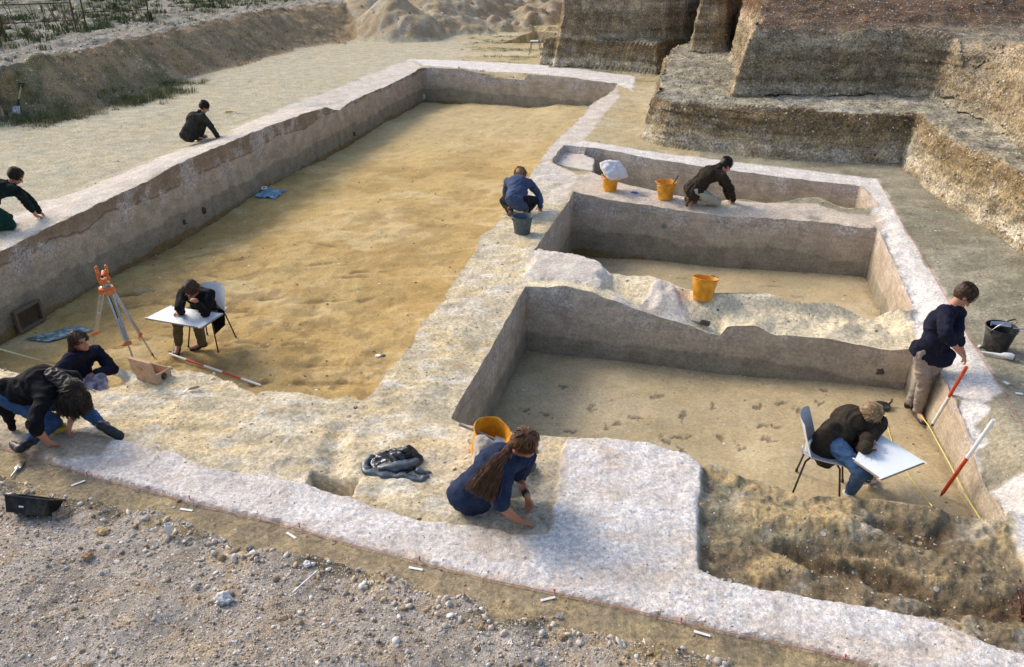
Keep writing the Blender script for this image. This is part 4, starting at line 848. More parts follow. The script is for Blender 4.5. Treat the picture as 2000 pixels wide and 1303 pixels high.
SEAT_R = P(1596, 955, -.72); SEAT_R.z = zat(SEAT_R.x, SEAT_R.y)
chair(SEAT_R, facing((.9, -.40)), 'grey chair with the back turned left, under the person drawing in the front room')
# ---- drawing boards
def board(cs, label, hold=()):
    c = sum(cs, Vector())/4; root = empty('drawing_board', c); tag(root, label, 'drawing board', 'drawing boards')
    b = bm_new(); nrm = (cs[1]-cs[0]).cross(cs[2]-cs[0]).normalized(); nrm = nrm if nrm.z > 0 else -nrm
    lo = [b.verts.new(q-c-nrm*.012) for q in cs]; hi = [b.verts.new(q-c) for q in cs]
    b.faces.new(hi); b.faces.new(lo[::-1])
    for i in range(4): b.faces.new((lo[i], lo[(i+1) % 4], hi[(i+1) % 4], hi[i]))
    fin('panel', b, m_board, root, False)
    b = bm_new(); q4 = [(q-c)*.975+nrm*.003 for q in cs]; q5 = [q+nrm*.0015 for q in q4]
    A_ = [b.verts.new(q) for q in q4]; B_ = [b.verts.new(q) for q in q5]; b.faces.new(B_); b.faces.new(A_[::-1])
    for i in range(4): b.faces.new((A_[i], A_[(i+1) % 4], B_[(i+1) % 4], B_[i]))
    fin('sheet', b, m_paper, root, False)
    ex, ey = (cs[1]-cs[0]), (cs[3]-cs[0])
    b = bm_new(); rp = random.Random(4)
    for i in range(16):
        p_ = cs[0]+ex*rp.uniform(.15, .8)+ey*rp.uniform(.2, .85)-c+nrm*.0062; q_2 = p_+(ex*rp.uniform(-.16, .16)+ey*rp.uniform(-.12, .12)); add_tube(b, [p_, q_2], .0011, 3)
    pl2 = fin('pencil_drawing', b, simple('pencil_grey', (.30, .31, .34), .7), root, False); pl2['kind'] = 'stuff'
    for i in range(4):
        b = bm_new(); e = (cs[i]-c)*.94+nrm*.0062; add_box(b, e, (.07, .02, .0012), frame(cs[(i+1) % 4]-cs[i], nrm)); fin('tape_strip', b, m_white, root, False)
    return root
zl = -.40
BL = [P(283, 622, zl), P(393, 641, zl), P(436, 613, zl), P(330, 598, zl)]
board(BL, 'white drawing board on the lap of the seated person in the long room')
zr = -.13
BR = [P(1668, 900, zr), P(1722, 937, zr), P(1808, 903, zr), P(1700, 836, zr)]
board(BR, 'white drawing board on the lap of the person drawing in the front room')

# ---- theodolite on its tripod
fz = -1.02
feet = [P(178, 690, fz), P(268, 722, fz), P(301, 698, fz)]
for f_ in feet: f_.z = zat(f_.x, f_.y)
ctr = sum(feet, Vector())/3; head = W(207, 562, ctr.y)
root = empty('tripod', Vector((ctr.x, ctr.y, fz))); tag(root, 'aluminium survey tripod with orange clamps standing in the long room', 'tripod'); o0 = root.location
b = bm_new(); add_lathe(b, [(.001, -.03), (.055, -.03), (.085, -.01), (.09, .0), (.085, .012), (.001, .012)], 20); b.transform(Matrix.Translation(head-o0)); fin('head_plate', b, m_theo, root)
for i, f_ in enumerate(feet):
    d = (f_-head); top_ = head+Vector((d.x, d.y, 0)).normalized()*.065+Vector((0, 0, -.03)); d = (f_-top_); L_ = d.length; u_ = d.normalized(); s_ = u_.cross(Vector((0, 0, 1))).normalized()
    lg = None; b = bm_new()
    for sg in (-1, 1): add_tube(b, [top_-o0+s_*sg*.032, top_-o0+u_*L_*.66+s_*sg*.022], .0125, 8)
    lg = fin('leg', b, m_alu, root)
    b = bm_new(); add_tube(b, [top_-o0+u_*L_*.34, f_-o0-u_*.05], [.013, .011], 8); fin('lower_tube', b, m_alu, lg)
    b = bm_new(); add_box(b, top_-o0+u_*L_*.66, (.05, .095, .035), frame(u_, u_.cross(s_)), .006); add_tube(b, [top_-o0+u_*L_*.66+s_*.04, top_-o0+u_*L_*.66+s_*.085], .012, 8); fin('clamp', b, m_theo, lg)
    b = bm_new(); add_box(b, top_-o0+u_*.02, (.07, .09, .05), frame(u_, u_.cross(s_)), .008); fin('hinge_block', b, m_theo, lg)
    b = bm_new(); add_tube(b, [f_-o0-u_*.06, f_-o0+u_*.03], [.014, .003], 8); fin('spike', b, m_dsteel, lg)
b = bm_new(); a_ = head-o0; add_tube(b, [a_+Vector((.03, -.05, -.04)), a_+Vector((.08, -.08, -.18)), a_+Vector((.11, -.1, -.34)), a_+Vector((.13, -.12, -.42))], .007, 6); fin('strap', b, m_black, root)
root = empty('theodolite', head+Vector((0, 0, .012)), .35); tag(root, 'orange theodolite with carrying handles on top of the tripod', 'theodolite')
b = bm_new(); add_lathe(b, [(.001, 0), (.062, 0), (.062, .012), (.03, .016), (.03, .035), (.058, .04), (.058, .052), (.001, .052)], 24); fin('tribrach', b, m_steel, root)
for k in range(3):
    b = bm_new(); a = k*2.094+.5; add_lathe(b, [(.001, .0), (.014, 0), (.014, .03), (.001, .03)], 12); b.transform(Matrix.Translation((math.cos(a)*.05, math.sin(a)*.05, .012))); fin('levelling_screw', b, m_steel, root)
b = bm_new(); add_lathe(b, [(.001, .05), (.058, .05), (.068, .07), (.064, .10), (.05, .115), (.001, .118)], 24)
for sx in (-1, 1): add_box(b, (sx*.055, 0, .165), (.034, .075, .16), None, .014); add_lathe_r = None
fin('body', b, m_theo, root)
b = bm_new(); add_tube(b, [(0, -.085, .17), (0, -.05, .17), (0, .05, .17), (0, .09, .17)], [.019, .024, .022, .026], 14); sc_ = fin('telescope', b, m_theo, root); b = bm_new(); add_tube(b, [(0, -.09, .17), (0, -.083, .17)], .016, 12); fin('eyepiece', b, m_black, sc_)
for sx in (-1, 1):
    b = bm_new(); add_tube(b, [(sx*.055, 0, .24), (sx*.058, 0, .268), (sx*.05, 0, .29)], [.018, .021, .012], 10); fin('handle_post', b, m_theo, root)
b = bm_new(); add_box(b, (.045, -.045, .085), (.03, .012, .02), None, .003); fin('level_vial', b, m_white, root)
b = bm_new(); add_tube(b, [(.072, 0, .165), (.088, 0, .165)], .022, 14); fin('circle_knob', b, m_black, root)

# ---- wooden box with its lid up, cloth, trowels, poles
bx = G_(302, 738, .08); root = empty('wooden_box', bx, R(-24)); root.scale = (.70, .70, .70); tag(root, 'open pine instrument box lying on its side on the mound behind the crouching person', 'box')
def panel(nm, c, s, par, mt=m_wood, rot=None): b = bm_new(); add_box(b, c, s, rot, .003); return fin(nm, b, mt, par, False)
Lb, Wb, Hb = .40, .26, .15
panel('side_panel', (0, -Wb/2, Hb/2), (Lb, .014, Hb), root); panel('side_panel', (0, Wb/2, Hb/2), (Lb, .014, Hb), root); panel('end_panel', (-Lb/2+.008, 0, Hb/2), (.014, Wb-.016, Hb), root)
ep = panel('end_panel', (Lb/2-.008, 0, Hb/2), (.014, Wb-.016, Hb), root); panel('bottom', (0, 0, .008), (Lb-.02, Wb-.02, .012), root)
b = bm_new(); add_tube(b, [(Lb/2+.002, 0, Hb*.5), (Lb/2+.008, 0, Hb*.5)], .052, 20); fin('round_hole', b, m_black, ep)
lid = panel('lid', (-.01, -Wb/2-.03, Hb+.10), (Lb+.01, .045, .26), root, m_wood, Matrix.Rotation(.12, 3, 'X'))
b = bm_new(); add_box(b, (-.02, -Wb/2-.062, Hb+.09), (.05, .006, .03), Matrix.Rotation(.12, 3, 'X')); fin('latch', b, simple('brass', (.5, .33, .1), .4, .5, .7), lid)
b = bmesh.new(); bmesh.ops.create_grid(b, x_segments=18, y_segments=12, size=1); fs = b.faces[:]
for v in b.verts: x, y = v.co.x, v.co.y; v.co = Vector((x*.15, y*.10, .03+.11*max(-x-.1, 0)*(1-.3*y)+.02*math.sin(5*x+3*y)+.03*max(x, 0)*max(y, 0)))
bmesh.ops.solidify(b, geom=fs, thickness=.006); ck_ = G_(256, 744, .05); o = fin('cloth', b, cloth('pale_canvas', (.50, .47, .38), 200, .4), loc=ck_+Vector((0, 0, .0)), rot=(0, 0, -.3)); tag(o, 'folded pale canvas lying beside the open pine box', 'cloth')
def trowel(loc, rz, label, mh, s=1.0, name='trowel'):
    root = empty(name, loc, rz); root.scale = (s,)*3; tag(root, label, 'trowel')
    b = bm_new(); vs = [b.verts.new(q) for q in ((0, -.035, .006), (.12, 0, .004), (0, .035, .006), (-.012, 0, .008))]; f = b.faces.new(vs); bmesh.ops.solidify(b, geom=[f], thickness=.003); fin('blade', b, m_steel, root, False)
    b = bm_new(); add_tube(b, [(0, 0, .008), (-.03, 0, .024), (-.05, 0, .024)], .004, 6); fin('tang', b, m_steel, root)
    b = bm_new(); add_tube(b, [(-.045, 0, .024), (-.07, 0, .026), (-.13, 0, .024), (-.15, 0, .02)], [.009, .014, .015, .01], 10); fin('handle', b, mh, root)
    return root
trowel(G_(360, 768, .05)+Vector((0, 0, .004)), R(215), 'small pointing trowel on the sand right of the pine box', m_wood)
trowel(G_(462, 222, 0)+Vector((0, 0, .004)), R(4), 'trowel with a chunky yellow handle lying on the terrace right of the crouching person', m_yel, 1.9)
trowel(G_(1252, 382, 0)+Vector((0, 0, .004)), R(-30), 'blue handled trowel lying between the two yellow buckets', m_blue, 1.25)
def pole(a, b_, label, n=5, w=.024, first=0, group='red and white ranging poles', spike=True):
    a = Vector(a); b_ = Vector(b_); root = empty('ranging_pole', a); tag(root, label, 'ranging pole', group); d = (b_-a); u = d.normalized(); L_ = d.length
    s0 = .06 if spike else 0
    for k in range(n):
        t0 = s0+(L_-s0)*k/n; t1 = s0+(L_-s0)*(k+1)/n; b = bm_new(); add_tube(b, [u*t0, u*t1], w/2, 10); fin('red_band' if (k+first) % 2 == 0 else 'white_band', b, m_red if (k+first) % 2 == 0 else m_white, root)
    if spike: b = bm_new(); add_tube(b, [Vector(), u*.065], [.003, w/2], 8); fin('spike', b, m_dsteel, root)
    return root
pA = G_(507, 760, .0); pB = G_(328, 699, .14); pB.z += .03; pA.z += .0
pole(pA+Vector((0, .06, .02)), pB+Vector((0, .06, .0)), 'red and white ranging pole lying along the edge of the long room', 5, .03, 1, spike=False)
q = P(1815, 847, -.7); q.z = zat(q.x, q.y); t = W(1888, 717, q.y-.38); 
pole(q, t, 'ranging pole leaning on the right wall beside the standing person, its upper half red', 2, .034, 1)
q = P(1838, 965, -.62); q.z = zat(q.x, q.y); t = W(1941, 820, q.y-.25)
pole(q, t, 'ranging pole leaning on the right wall near the seated person, its lower half red', 2, .034, 0)
# tapes and strings
def line(name, pts_, r, mat, label, cat, flat=False, group=None, n=5):
    b = bm_new(); c0_ = Vector(pts_[0]); add_tube(b, [Vector(p)-c0_ for p in pts_], r, n)
    if flat:
        for v in b.verts: pass
    o = fin(name, b, mat, loc=c0_); tag(o, label, cat, group); return o
def onz(l, up, z0=0): return [G_(a, b_, z0)+Vector((0, 0, up)) for a, b_ in l]
def dens(l, k=6):
    o = []
    for i in range(len(l)-1):
        for j in range(k): t = j/k; o.append((l[i][0]*(1-t)+l[i+1][0]*t, l[i][1]*(1-t)+l[i+1][1]*t))
    return o+[l[-1]]
tl0 = W(-60, 664, 7.7); tl1 = G_(243, 738, .05)+Vector((0, 0, .02)); line('tape_measure', [tl0+(tl1-tl0)*k/20-Vector((0, 0, .05*math.sin(math.pi*k/20))) for k in range(21)], .009, m_ctape, 'pale tape stretched taut in front of the seated long-haired person', 'tape measure')
rt_ = [(4.50, 7.75, -.66), (4.40, 7.1, -.60), (4.24, 6.4, -.54), (4.10, 5.8, -.50), (4.02, 5.4, -.46)]
line('tape_measure', rt_, .006, m_tape, 'yellow tape running along the base of the right wall', 'tape measure')
line('tape_measure', onz(dens([(1728, 812), (1738, 850), (1745, 872), (1775, 930), (1820, 990)]), .006, -.7), .005, m_tape, 'yellow tape lying across the floor beneath the drawing board', 'tape measure')
line('string', onz(dens([(-60, 862), (0, 876), (70, 896), (175, 933), (297, 963), (385, 988), (581, 1036), (700, 1071), (825, 1103), (947, 1134), (1105, 1166), (1245, 1197), (1350, 1224), (1475, 1250), (1615, 1281), (1700, 1303)], 5), .016), .0032, m_string, 'pink string pinned along the near edge of the white wall top', 'string')
line('string', onz(dens([(1713, 350), (1758, 430), (1800, 500), (1846, 580), (1895, 668), (1925, 712), (1958, 766), (2000, 840)], 5), .008), .003, m_string, 'pink string along the outer edge of the right wall', 'string')
for i, (a, b_) in enumerate([(171, 930), (371, 976), (585, 1030), (820, 1095), (1083, 1160), (1330, 1216), (1650, 1288)]):
    g_ = G_(a, b_, .03); bb = bm_new(); add_tube(bb, [g_+Vector((0, 0, -.02))-g_, Vector((0, 0, .035))], .0035, 6); add_tube(bb, [Vector((0, 0, .033)), Vector((0, 0, .037))], .008, 8); o = fin('nail', bb, m_red, loc=g_); tag(o, f'red headed nail holding the pink string, {["first", "second", "third", "fourth", "fifth", "sixth", "seventh"][i]} from the left', 'nail', 'nails along the string')
for i, (a, b_, an) in enumerate([(153, 945, 40), (364, 997, -12), (569, 1047, -38), (812, 1112, -14), (1070, 1171, 18), (1371, 1239, -22)]):
    g_ = G_(a, b_, .0)+Vector((0, 0, .005)); bb = bm_new(); add_box(bb, (0, 0, .002), (.105, .020, .003), zrot(R(an)), .0008); o = fin('label_tag', bb, m_white, None, False, g_); tag(o, f'white plastic tag on the dark sand below the wall top, {["first", "second", "third", "fourth", "fifth", "sixth"][i]} from the left', 'tag', 'white tags along the string')
for i, (a, b_) in enumerate([(1965, 750), (1990, 771), (1912, 678)]):
    g_ = G_(a, b_, .0)+Vector((0, 0, .004)); bb = bm_new(); add_box(bb, (0, 0, .008), (.03, .06, .012), zrot(.3+i), .003); o = fin('label_tag', bb, m_white, None, False, g_); tag(o, ['white tag on the ground level with the bare patch of the right wall', 'small white tag at the right edge of the view beyond the string', 'white tag between the black bucket and the standing person'][i], 'tag', 'white tags by the right wall')
# brush, tray, rod, cup, rocks on the near bank
g_ = G_(36, 918, 0)+Vector((0, 0, .008)); root = empty('paint_brush', g_, R(95)); tag(root, 'flat brush with black bristles lying on the sand at the left', 'brush')
b = bm_new(); add_box(b, (.055, 0, .008), (.075, .055, .016), None, .004); fin('bristles', b, m_black, root); b = bm_new(); add_box(b, (.01, 0, .008), (.03, .05, .014), None, .002); fin('ferrule', b, m_steel, root)
b = bm_new(); add_tube(b, [(0, 0, .008), (-.04, 0, .008), (-.12, 0, .008)], [.018, .009, .008], 8); fin('handle', b, m_steel, root)
g_ = G_(62, 1008, .25); root = empty('plastic_tray', g_+Vector((0, 0, .02)), R(-6)); root.rotation_euler = (R(-38), R(4), R(-5)); tag(root, 'black plastic tray tipped on its side on the near bank', 'tray')
b = bm_new(); Lx, Ly, Hz = .165, .10, .12
lo = [b.verts.new(q) for q in ((-Lx*.85, -Ly*.75, 0), (Lx*.85, -Ly*.75, 0), (Lx*.85, Ly*.75, 0), (-Lx*.85, Ly*.75, 0))]; hi = [b.verts.new(q) for q in ((-Lx, -Ly, Hz), (Lx, -Ly, Hz), (Lx, Ly, Hz), (-Lx, Ly, Hz))]
fs = [b.faces.new(lo[::-1])]+[b.faces.new((lo[i], lo[(i+1) % 4], hi[(i+1) % 4], hi[i])) for i in range(4)]; bmesh.ops.solidify(b, geom=fs, thickness=.006); fin('shell', b, m_black, root, False)
b = bm_new(); 
for sx, sy, l_, w_ in ((0, -Ly, 2*Lx, .016), (0, Ly, 2*Lx, .016), (-Lx, 0, .016, 2*Ly), (Lx, 0, .016, 2*Ly)): add_box(b, (sx, sy, Hz), (l_+.014, w_, .01), None, .003)
fin('rim', b, m_black, root, False)
b = bm_new(); add_box(b, (-.03, -Ly*.86-.002, .05), (.035, .002, .012), Matrix.Rotation(.2, 3, 'X')); fin('label', b, m_white, root, False)
def rock(px, py, rad, col, label, seed, z0=.25, up=.3, name='rock', cat='rock'):
    g_ = G_(px, py, z0); mt = N(name+'_stone'); v = mt.coord(); c_ = mt.ramp(mt.noise(22, 7, v, .7), [(.3, tuple(x*.55 for x in col)), (.55, col), (.75, tuple(min(.85, x*1.25) for x in col))]); m_ = mt.out(c_, .85, mt.bump(mt.noise(30, 6, v), .8, .015), .25)
    o = blob_mesh(name, g_+Vector((0, 0, rad[2]*up)), rad, m_, seed, .5, 5, 4, None, zrot(seed)); tag(o, label, cat); return o
rock(438, 1172, (.055, .045, .04), (.72, .70, .66), 'knobbly white flint with a dark broken end on the near bank', 3.1)
rock(26, 990, (.07, .05, .035), (.52, .38, .2), 'ochre coloured rock left of the black tray', 5.3); rock(120, 1008, (.06, .045, .04), (.38, .27, .18), 'rough brown rock right of the black tray', 7.7)
rock(200, 1040, (.05, .035, .025), (.56, .40, .22), 'flat ochre rock on the near bank right of the tray', 9.2, .27); rock(600, 1103, (.03, .022, .02), (.74, .72, .68), 'white chalk lump above the grey rod', 11.4); rock(172, 1088, (.035, .03, .025), (.42, .28, .16), 'brown rock on the near bank below the ochre rocks', 13.9, .3)
rock(1092, 1206, (.03, .018, .012), (.3, .3, .29), 'small grey flint at the edge of the near bank', 15.1, .15); rock(488, 1073, (.026, .022, .018), (.22, .22, .24), 'dark split flint lying on the sand', 17.2, .05)
line('metal_rod', [G_(572, 1163, .27)+Vector((0, 0, .02)), G_(622, 1122, .27)+Vector((0, 0, .035))], .007, m_steel, 'short grey metal rod stuck in the gravel', 'rod')
g_ = G_(329, 1052, .27); b = bm_new(); add_lathe(b, [(.001, .0), (.018, 0), (.012, .02), (.012, .04), (.028, .075), (.030, .11), (.027, .11), (.024, .075), (.001, .05)], 16); o = fin('plastic_cup', b, m_glass, loc=g_, rot=(R(-14), R(5), 0)); tag(o, 'cloudy white plastic cup standing on the near bank', 'cup')
# shovel on cross wall, jug, scoop
g_ = G_(1366, 634, -.15); root = empty('hand_brush', g_+Vector((0, 0, .02)), R(-32)); tag(root, 'worn hand brush with black bristles lying in the hollow of the lumpy cross wall', 'brush')
b = bm_new(); add_box(b, (-.06, 0, .02), (.16, .05, .022), None, .008); fin('handle', b, m_grwd, root); b = bm_new(); add_box(b, (.07, 0, .02), (.12, .075, .05), None, .015); fin('bristles', b, m_black, root)
g_ = P(1722, 797, -.76); g_.z = zat(g_.x, g_.y); root = empty('tape_reel', g_); tag(root, 'dark round tape reel with a winder lying on the floor near the standing person', 'tape reel')
b = bm_new(); add_lathe(b, [(.001, 0), (.085, 0), (.092, .012), (.092, .03), (.085, .042), (.03, .045), (.001, .05)], 24); fin('case', b, m_black, root); b = bm_new(); add_tube(b, [(.08, .02, .03), (.12, .05, .05), (.13, .07, .075)], .012, 8); fin('winder', b, m_black, root)
g_ = G_(1948, 700, 0); root = empty('plastic_scoop', g_+Vector((0, 0, .02)), R(-28)); tag(root, 'grey white plastic scoop lying on the ground below the black bucket', 'scoop')
b = bm_new(); add_tube(b, [(-.16, .02, .01), (-.08, .01, .018), (.02, 0, .022), (.05, 0, .03), (.11, -.005, .035), (.14, -.01, .03)], [.009, .013, .02, .032, .038, .03], 12); fin('body', b, simple('grey_white_plastic', (.62, .64, .66), .4), root)
b = bm_new(); add_tube(b, [(.14, -.01, .03), (.155, -.011, .03)], [.031, .03], 12); fin('mouth', b, m_dgrey, root)
for px, py, nm, lb in ((741, 697, 'find_bag', 'small white and black bag on the long room floor near the broad wall'),):
    g_ = P(px, py, -1.0); g_.z = zat(g_.x, g_.y); root = empty(nm, g_); tag(root, lb, 'bag')
    b = bm_new(); add_lathe(b, [(.001, 0), (.035, 0), (.035, .02), (.001, .022)], 14); fin('pouch', b, m_white, root, loc=(-.02, 0, 0)); b = bm_new(); add_lathe(b, [(.001, 0), (.028, 0), (.03, .02), (.001, .026)], 14); fin('flap', b, m_dgrey, root, loc=(.05, .01, 0))
def stud(px, py, A_, B_, r, label, mat, cat, name):
    rr = ray(px, py); dx, dy = B_[0]-A_[0], B_[1]-A_[1]; t = (A_[0]*dy-A_[1]*dx)/(rr[0]*dy-rr[1]*dx); c = Vector((t*rr[0], t*rr[1], CAMH+t*rr[2])); nn = Vector((dy, -dx, 0)).normalized(); nn = nn if nn.y < 0 else -nn
    o = blob_mesh(name, c+nn*r*.2, (r, r*.6, r*.9), mat, 2.2, .5, 6, 3); tag(o, label, cat); return o
stud(1298, 441, (1.07, 13.58), (5.72, 11.89), .045, 'dark flint nodule sticking out of the face of the low cross wall', simple('flint', (.16, .17, .18), .35, .5), 'flint', 'flint_nodule')
stud(1720, 725, (.17, 9.44), (4.66, 8.15), .05, 'black flint sticking out of the cross wall near the standing person', simple('flint_black', (.04, .045, .05), .35, .5), 'flint', 'flint_nodule')
stud(830, 189, (-3.14, 28.6), (3.32, 25.8), .13, 'pale stone in the far left corner of the long room', simple('chalk_lump', (.6, .56, .48), .8), 'stone', 'chalk_stone')
LA, LB = (-7.16, 10.34), (-3.14, 28.6)
for i, (px, py, r_) in enumerate([(394, 411, .075), (356, 434, .06), (688, 262, .08)]):
    stud(px, py, LA, LB, r_, ['dark burrow plug in the long wall, the higher of two beside each other', 'dark burrow plug in the long wall, nearest the camera', 'dark burrow plug far along the long wall'][i], simple('dark_soil', (.07, .05, .03), .95), 'burrow', 'burrow_plug')
# black bin bag heap: crumpled sheet and folds
bgc = G_(772, 905, 0); root = empty('bin_bag', bgc); tag(root, 'crumpled black plastic bag lying on the pale sand left of the long-haired person', 'plastic bag')
b = bmesh.new(); NA, NR_ = 120, 46; rows = []
for jr in range(NR_+1):
    rr_ = jr/NR_; row = []
    for ja in range(NA):
        a = ja*2*math.pi/NA; bd_ = 1+.16*mnoise.noise(Vector((math.cos(a)*1.3, math.sin(a)*1.3, 2)))+.07*mnoise.noise(Vector((math.cos(a)*4, math.sin(a)*4, 5)))
        x, y = math.cos(a)*rr_*.235*bd_, math.sin(a)*rr_*.175*bd_; q = Vector((x*7, y*9, .5)); wv = Vector((mnoise.noise(q*.7), mnoise.noise(q*.7+Vector((5, 0, 0))), 0))*1.3
        r1 = 1-abs(mnoise.noise(q+wv))*2.4; r2 = 1-abs(mnoise.noise((q+wv)*2.3+Vector((0, 3, 0))))*2.2; env = max(1-rr_**3.2, 0)**.6
        z = env*(.045+.055*max(r1, -.2)+.020*r2+.045*math.exp(-((x-.09)**2+(y-.07)**2)/.008)); row.append(b.verts.new((x+.012*r2*env, y, max(z, 0)+.004)))
    rows.append(row)
for jr in range(NR_):
    for ja in range(NA): b.faces.new((rows[jr][ja], rows[jr][(ja+1) % NA], rows[jr+1][(ja+1) % NA], rows[jr+1][ja]))
bmesh.ops.remove_doubles(b, verts=b.verts[:], dist=.0004)
fin('heap', b, m_bag, root, angle=35)
def fold(ptl, rad, nm='fold'):
    b = bmesh.new(); add_tube(b, ptl, rad, 14)
    for v in b.verts: v.co += Vector((mnoise.noise(v.co*16), mnoise.noise(v.co*16+Vector((9, 0, 0))), mnoise.noise(v.co*16+Vector((0, 9, 0)))))*.018; v.co.z = max(v.co.z, .0)*.62
    return fin(nm, b, simple('slate_bag_film', (.05, .07, .09), .32, .55, 0, .2, 20, .6, 30), root, angle=60)
def dn(l):
    o = [];
    for i in range(len(l)-1):
        for j in range(5): o.append(Vector(l[i]).lerp(Vector(l[i+1]), j/5))
    return o+[Vector(l[-1])]
l1 = dn([(-.20, .06, .08), (-.25, -.04, .03), (-.22, -.14, .025), (-.08, -.19, .03), (.10, -.21, .028), (.24, -.25, .02), (.30, -.20, .02)]); fold(l1, [.025+.02*math.sin(math.pi*i/(len(l1)-1))+.005*math.sin(i*1.7) for i in range(len(l1))])
l2 = dn([(-.12, -.11, .07), (0, -.13, .09), (.12, -.10, .09), (.2, -.03, .08)]); fold(l2, [.03+.03*math.sin(math.pi*i/(len(l2)-1)) for i in range(len(l2))])
l3 = dn([(.2, -.12, .04), (.27, -.16, .03), (.33, -.14, .015)]); fold(l3, [.03, .035, .034, .03, .03, .028, .026, .022, .018, .012, .006])
# plastic sheets on the floor
def sheet(corners, z0, label, cols, name='plastic_sheet', seed=0, amp=.012, cat='plastic sheet'):
    q = [P(a, b_, z0) for a, b_ in corners]; c = sum(q, Vector())/4; b = bmesh.new(); bmesh.ops.create_grid(b, x_segments=26, y_segments=16, size=1); fs = b.faces[:]
    for v in b.verts:
        u, w = (v.co.x+1)/2, (v.co.y+1)/2; p_ = (q[0]*(1-u)+q[1]*u)*(1-w)+(q[3]*(1-u)+q[2]*u)*w
        p_.x += .02*mnoise.noise(p_*3); v.co = Vector((p_.x-c.x, p_.y-c.y, (zat(p_.x, p_.y) if zat(p_.x, p_.y) < -.6 else -1.05)+.015+amp*abs(mnoise.noise(p_*5+Vector((seed, 0, 0))))*2-c.z))
    bmesh.ops.solidify(b, geom=fs, thickness=.003)
    mt = N(name+str(seed)); v = mt.coord(); mm = mt.out(mt.ramp(mt.noise(5, 3, mt.coord((1, 2.2, 1)), .5), [(i_/(len(cols)-1)*.5+.25, c_) for i_, c_ in enumerate(cols)]), .3, mt.bump(mt.noise(10, 4, v), .5, .02), .45)
    o = fin(name, b, mm, loc=c, angle=70); tag(o, label, cat); return o
sheet([(48, 659), (95, 668), (182, 648), (150, 637)], -1.08, 'crumpled blue and white plastic laid flat behind the seated long-haired person', [(.10, .2, .42), (.45, .55, .62), (.06, .14, .12), (.5, .6, .62), (.62, .66, .68)], seed=4)
sh2 = sheet([(498, 390), (538, 396), (562, 378), (522, 374)], -1.06, 'blue plastic bag with a red and white mark lying by the long wall', [(.05, .16, .28), (.22, .42, .56), (.12, .3, .42), (.5, .62, .7)], 'blue_bag', 9, .03, 'plastic bag')
b = bm_new(); qq = P(517, 375, -1.0); add_box(b, Vector((qq.x-sh2.location.x, qq.y-sh2.location.y, zat(qq.x, qq.y)+.10-sh2.location.z)), (.12, .10, .004), Matrix.Rotation(.4, 3, 'X')); pr = fin('printed_panel', b, m_white, sh2, False)
b = bm_new(); add_box(b, Vector((qq.x-sh2.location.x, qq.y-sh2.location.y, zat(qq.x, qq.y)+.104-sh2.location.z)), (.05, .04, .003), Matrix.Rotation(.4, 3, 'X')); fin('red_mark', b, m_red, pr, False)
# small frame in the corner of the long wall at the left edge
rr = Vector((-7.16+.22*.22+.03, 10.42, 0)); root = empty('sample_box', Vector((rr.x-.01, rr.y+.1, -1.08)), math.atan2(18.26, 4.02)-math.pi/2); tag(root, 'dark wooden framed opening at the foot of the long wall, left edge of the view', 'wooden frame')
for c, s_ in (((.06, .0, .02), (.05, .5, .04)), ((.06, .0, .32), (.05, .5, .04)), ((.06, -.23, .17), (.05, .04, .28)), ((.06, .23, .17), (.05, .04, .28))): panel('frame_bar', c, s_, root, simple('dark_wood', (.16, .12, .08), .8))
panel('back_panel', (.03, 0, .17), (.01, .44, .28), root, simple('dark_soil', (.07, .05, .03), .95))
# spade against the left bank
sp = P(30, 232, 0); sp.z = zat(sp.x, sp.y); root = empty('spade', sp); tag(root, 'spade with a yellow wooden shaft leaning on the left bank', 'spade')
u_ = (W(42, 165, sp.y+.35)-sp); L_ = u_.length; u_.normalize(); s_ = Vector((1, 0, 0)); R3 = frame(s_, (0, -1, .3))
b = bm_new(); add_tube(b, [u_*.3, u_*L_*.93], .02, 8); fin('shaft', b, simple('ash_wood', (.55, .42, .2), .6), root)
b = bm_new(); add_box(b, u_*.15, (.21, .30, .008), frame((1, 0, 0), Vector((0, -1, .3)).normalized()), .003); bl = fin('blade', b, m_steel, root); 
b = bm_new(); add_tube(b, [u_*.28, u_*.48], .024, 8); fin('socket', b, m_dsteel, bl)
b = bm_new(); add_tube(b, [u_*L_*.9, u_*L_*.98+s_*.06, u_*L_*1.03+s_*.06], .016, 8); add_tube(b, [u_*L_*.9, u_*L_*.98-s_*.06, u_*L_*1.03-s_*.06], .016, 8); add_tube(b, [u_*L_*1.03+s_*.07, u_*L_*1.03-s_*.07], .018, 8); fin('grip', b, m_dsteel, root)
# rusty hurdle fence on the far left
def hurdle(a, b_, label):
    a, b_ = P(*a, 1.3), P(*b_, 1.3); a.z = zat(a.x, a.y); b_.z = zat(b_.x, b_.y); root = empty('iron_fence', a); tag(root, label, 'fence', 'rusty iron hurdles'); d = b_-a; h = Vector((0, 0, 1.0))
    for t in (0, 1): bb = bm_new(); add_tube(bb, [d*t-h*.1, d*t+h*1.15], .025, 6); fin('post', bb, m_rust, root)
    for z in (.42, .95): bb = bm_new(); add_tube(bb, [h*z, d+h*z], .018, 6); fin('rail', bb, m_rust, root)
    for k in range(1, 7): t = k/7; bb = bm_new(); add_tube(bb, [d*t+h*.95, d*min(1, t+.04)+h*.1], .010, 5); fin('bar', bb, m_rust, root)
    for k in range(0, 6, 2): t = (k+.5)/7; bb = bm_new(); add_tube(bb, [d*t+h*.95, d*(t+.1)+h*.42], .009, 5); fin('brace', bb, m_rust, root)
hurdle((-120, 85), (2, 73), 'rusty iron hurdle at the left edge of the far bank'); hurdle((10, 72), (150, 63), 'rusty iron hurdle nearest the left edge, beyond the bank top'); hurdle((168, 50), (292, 38), 'rusty iron hurdle farther back, right end of the fence')
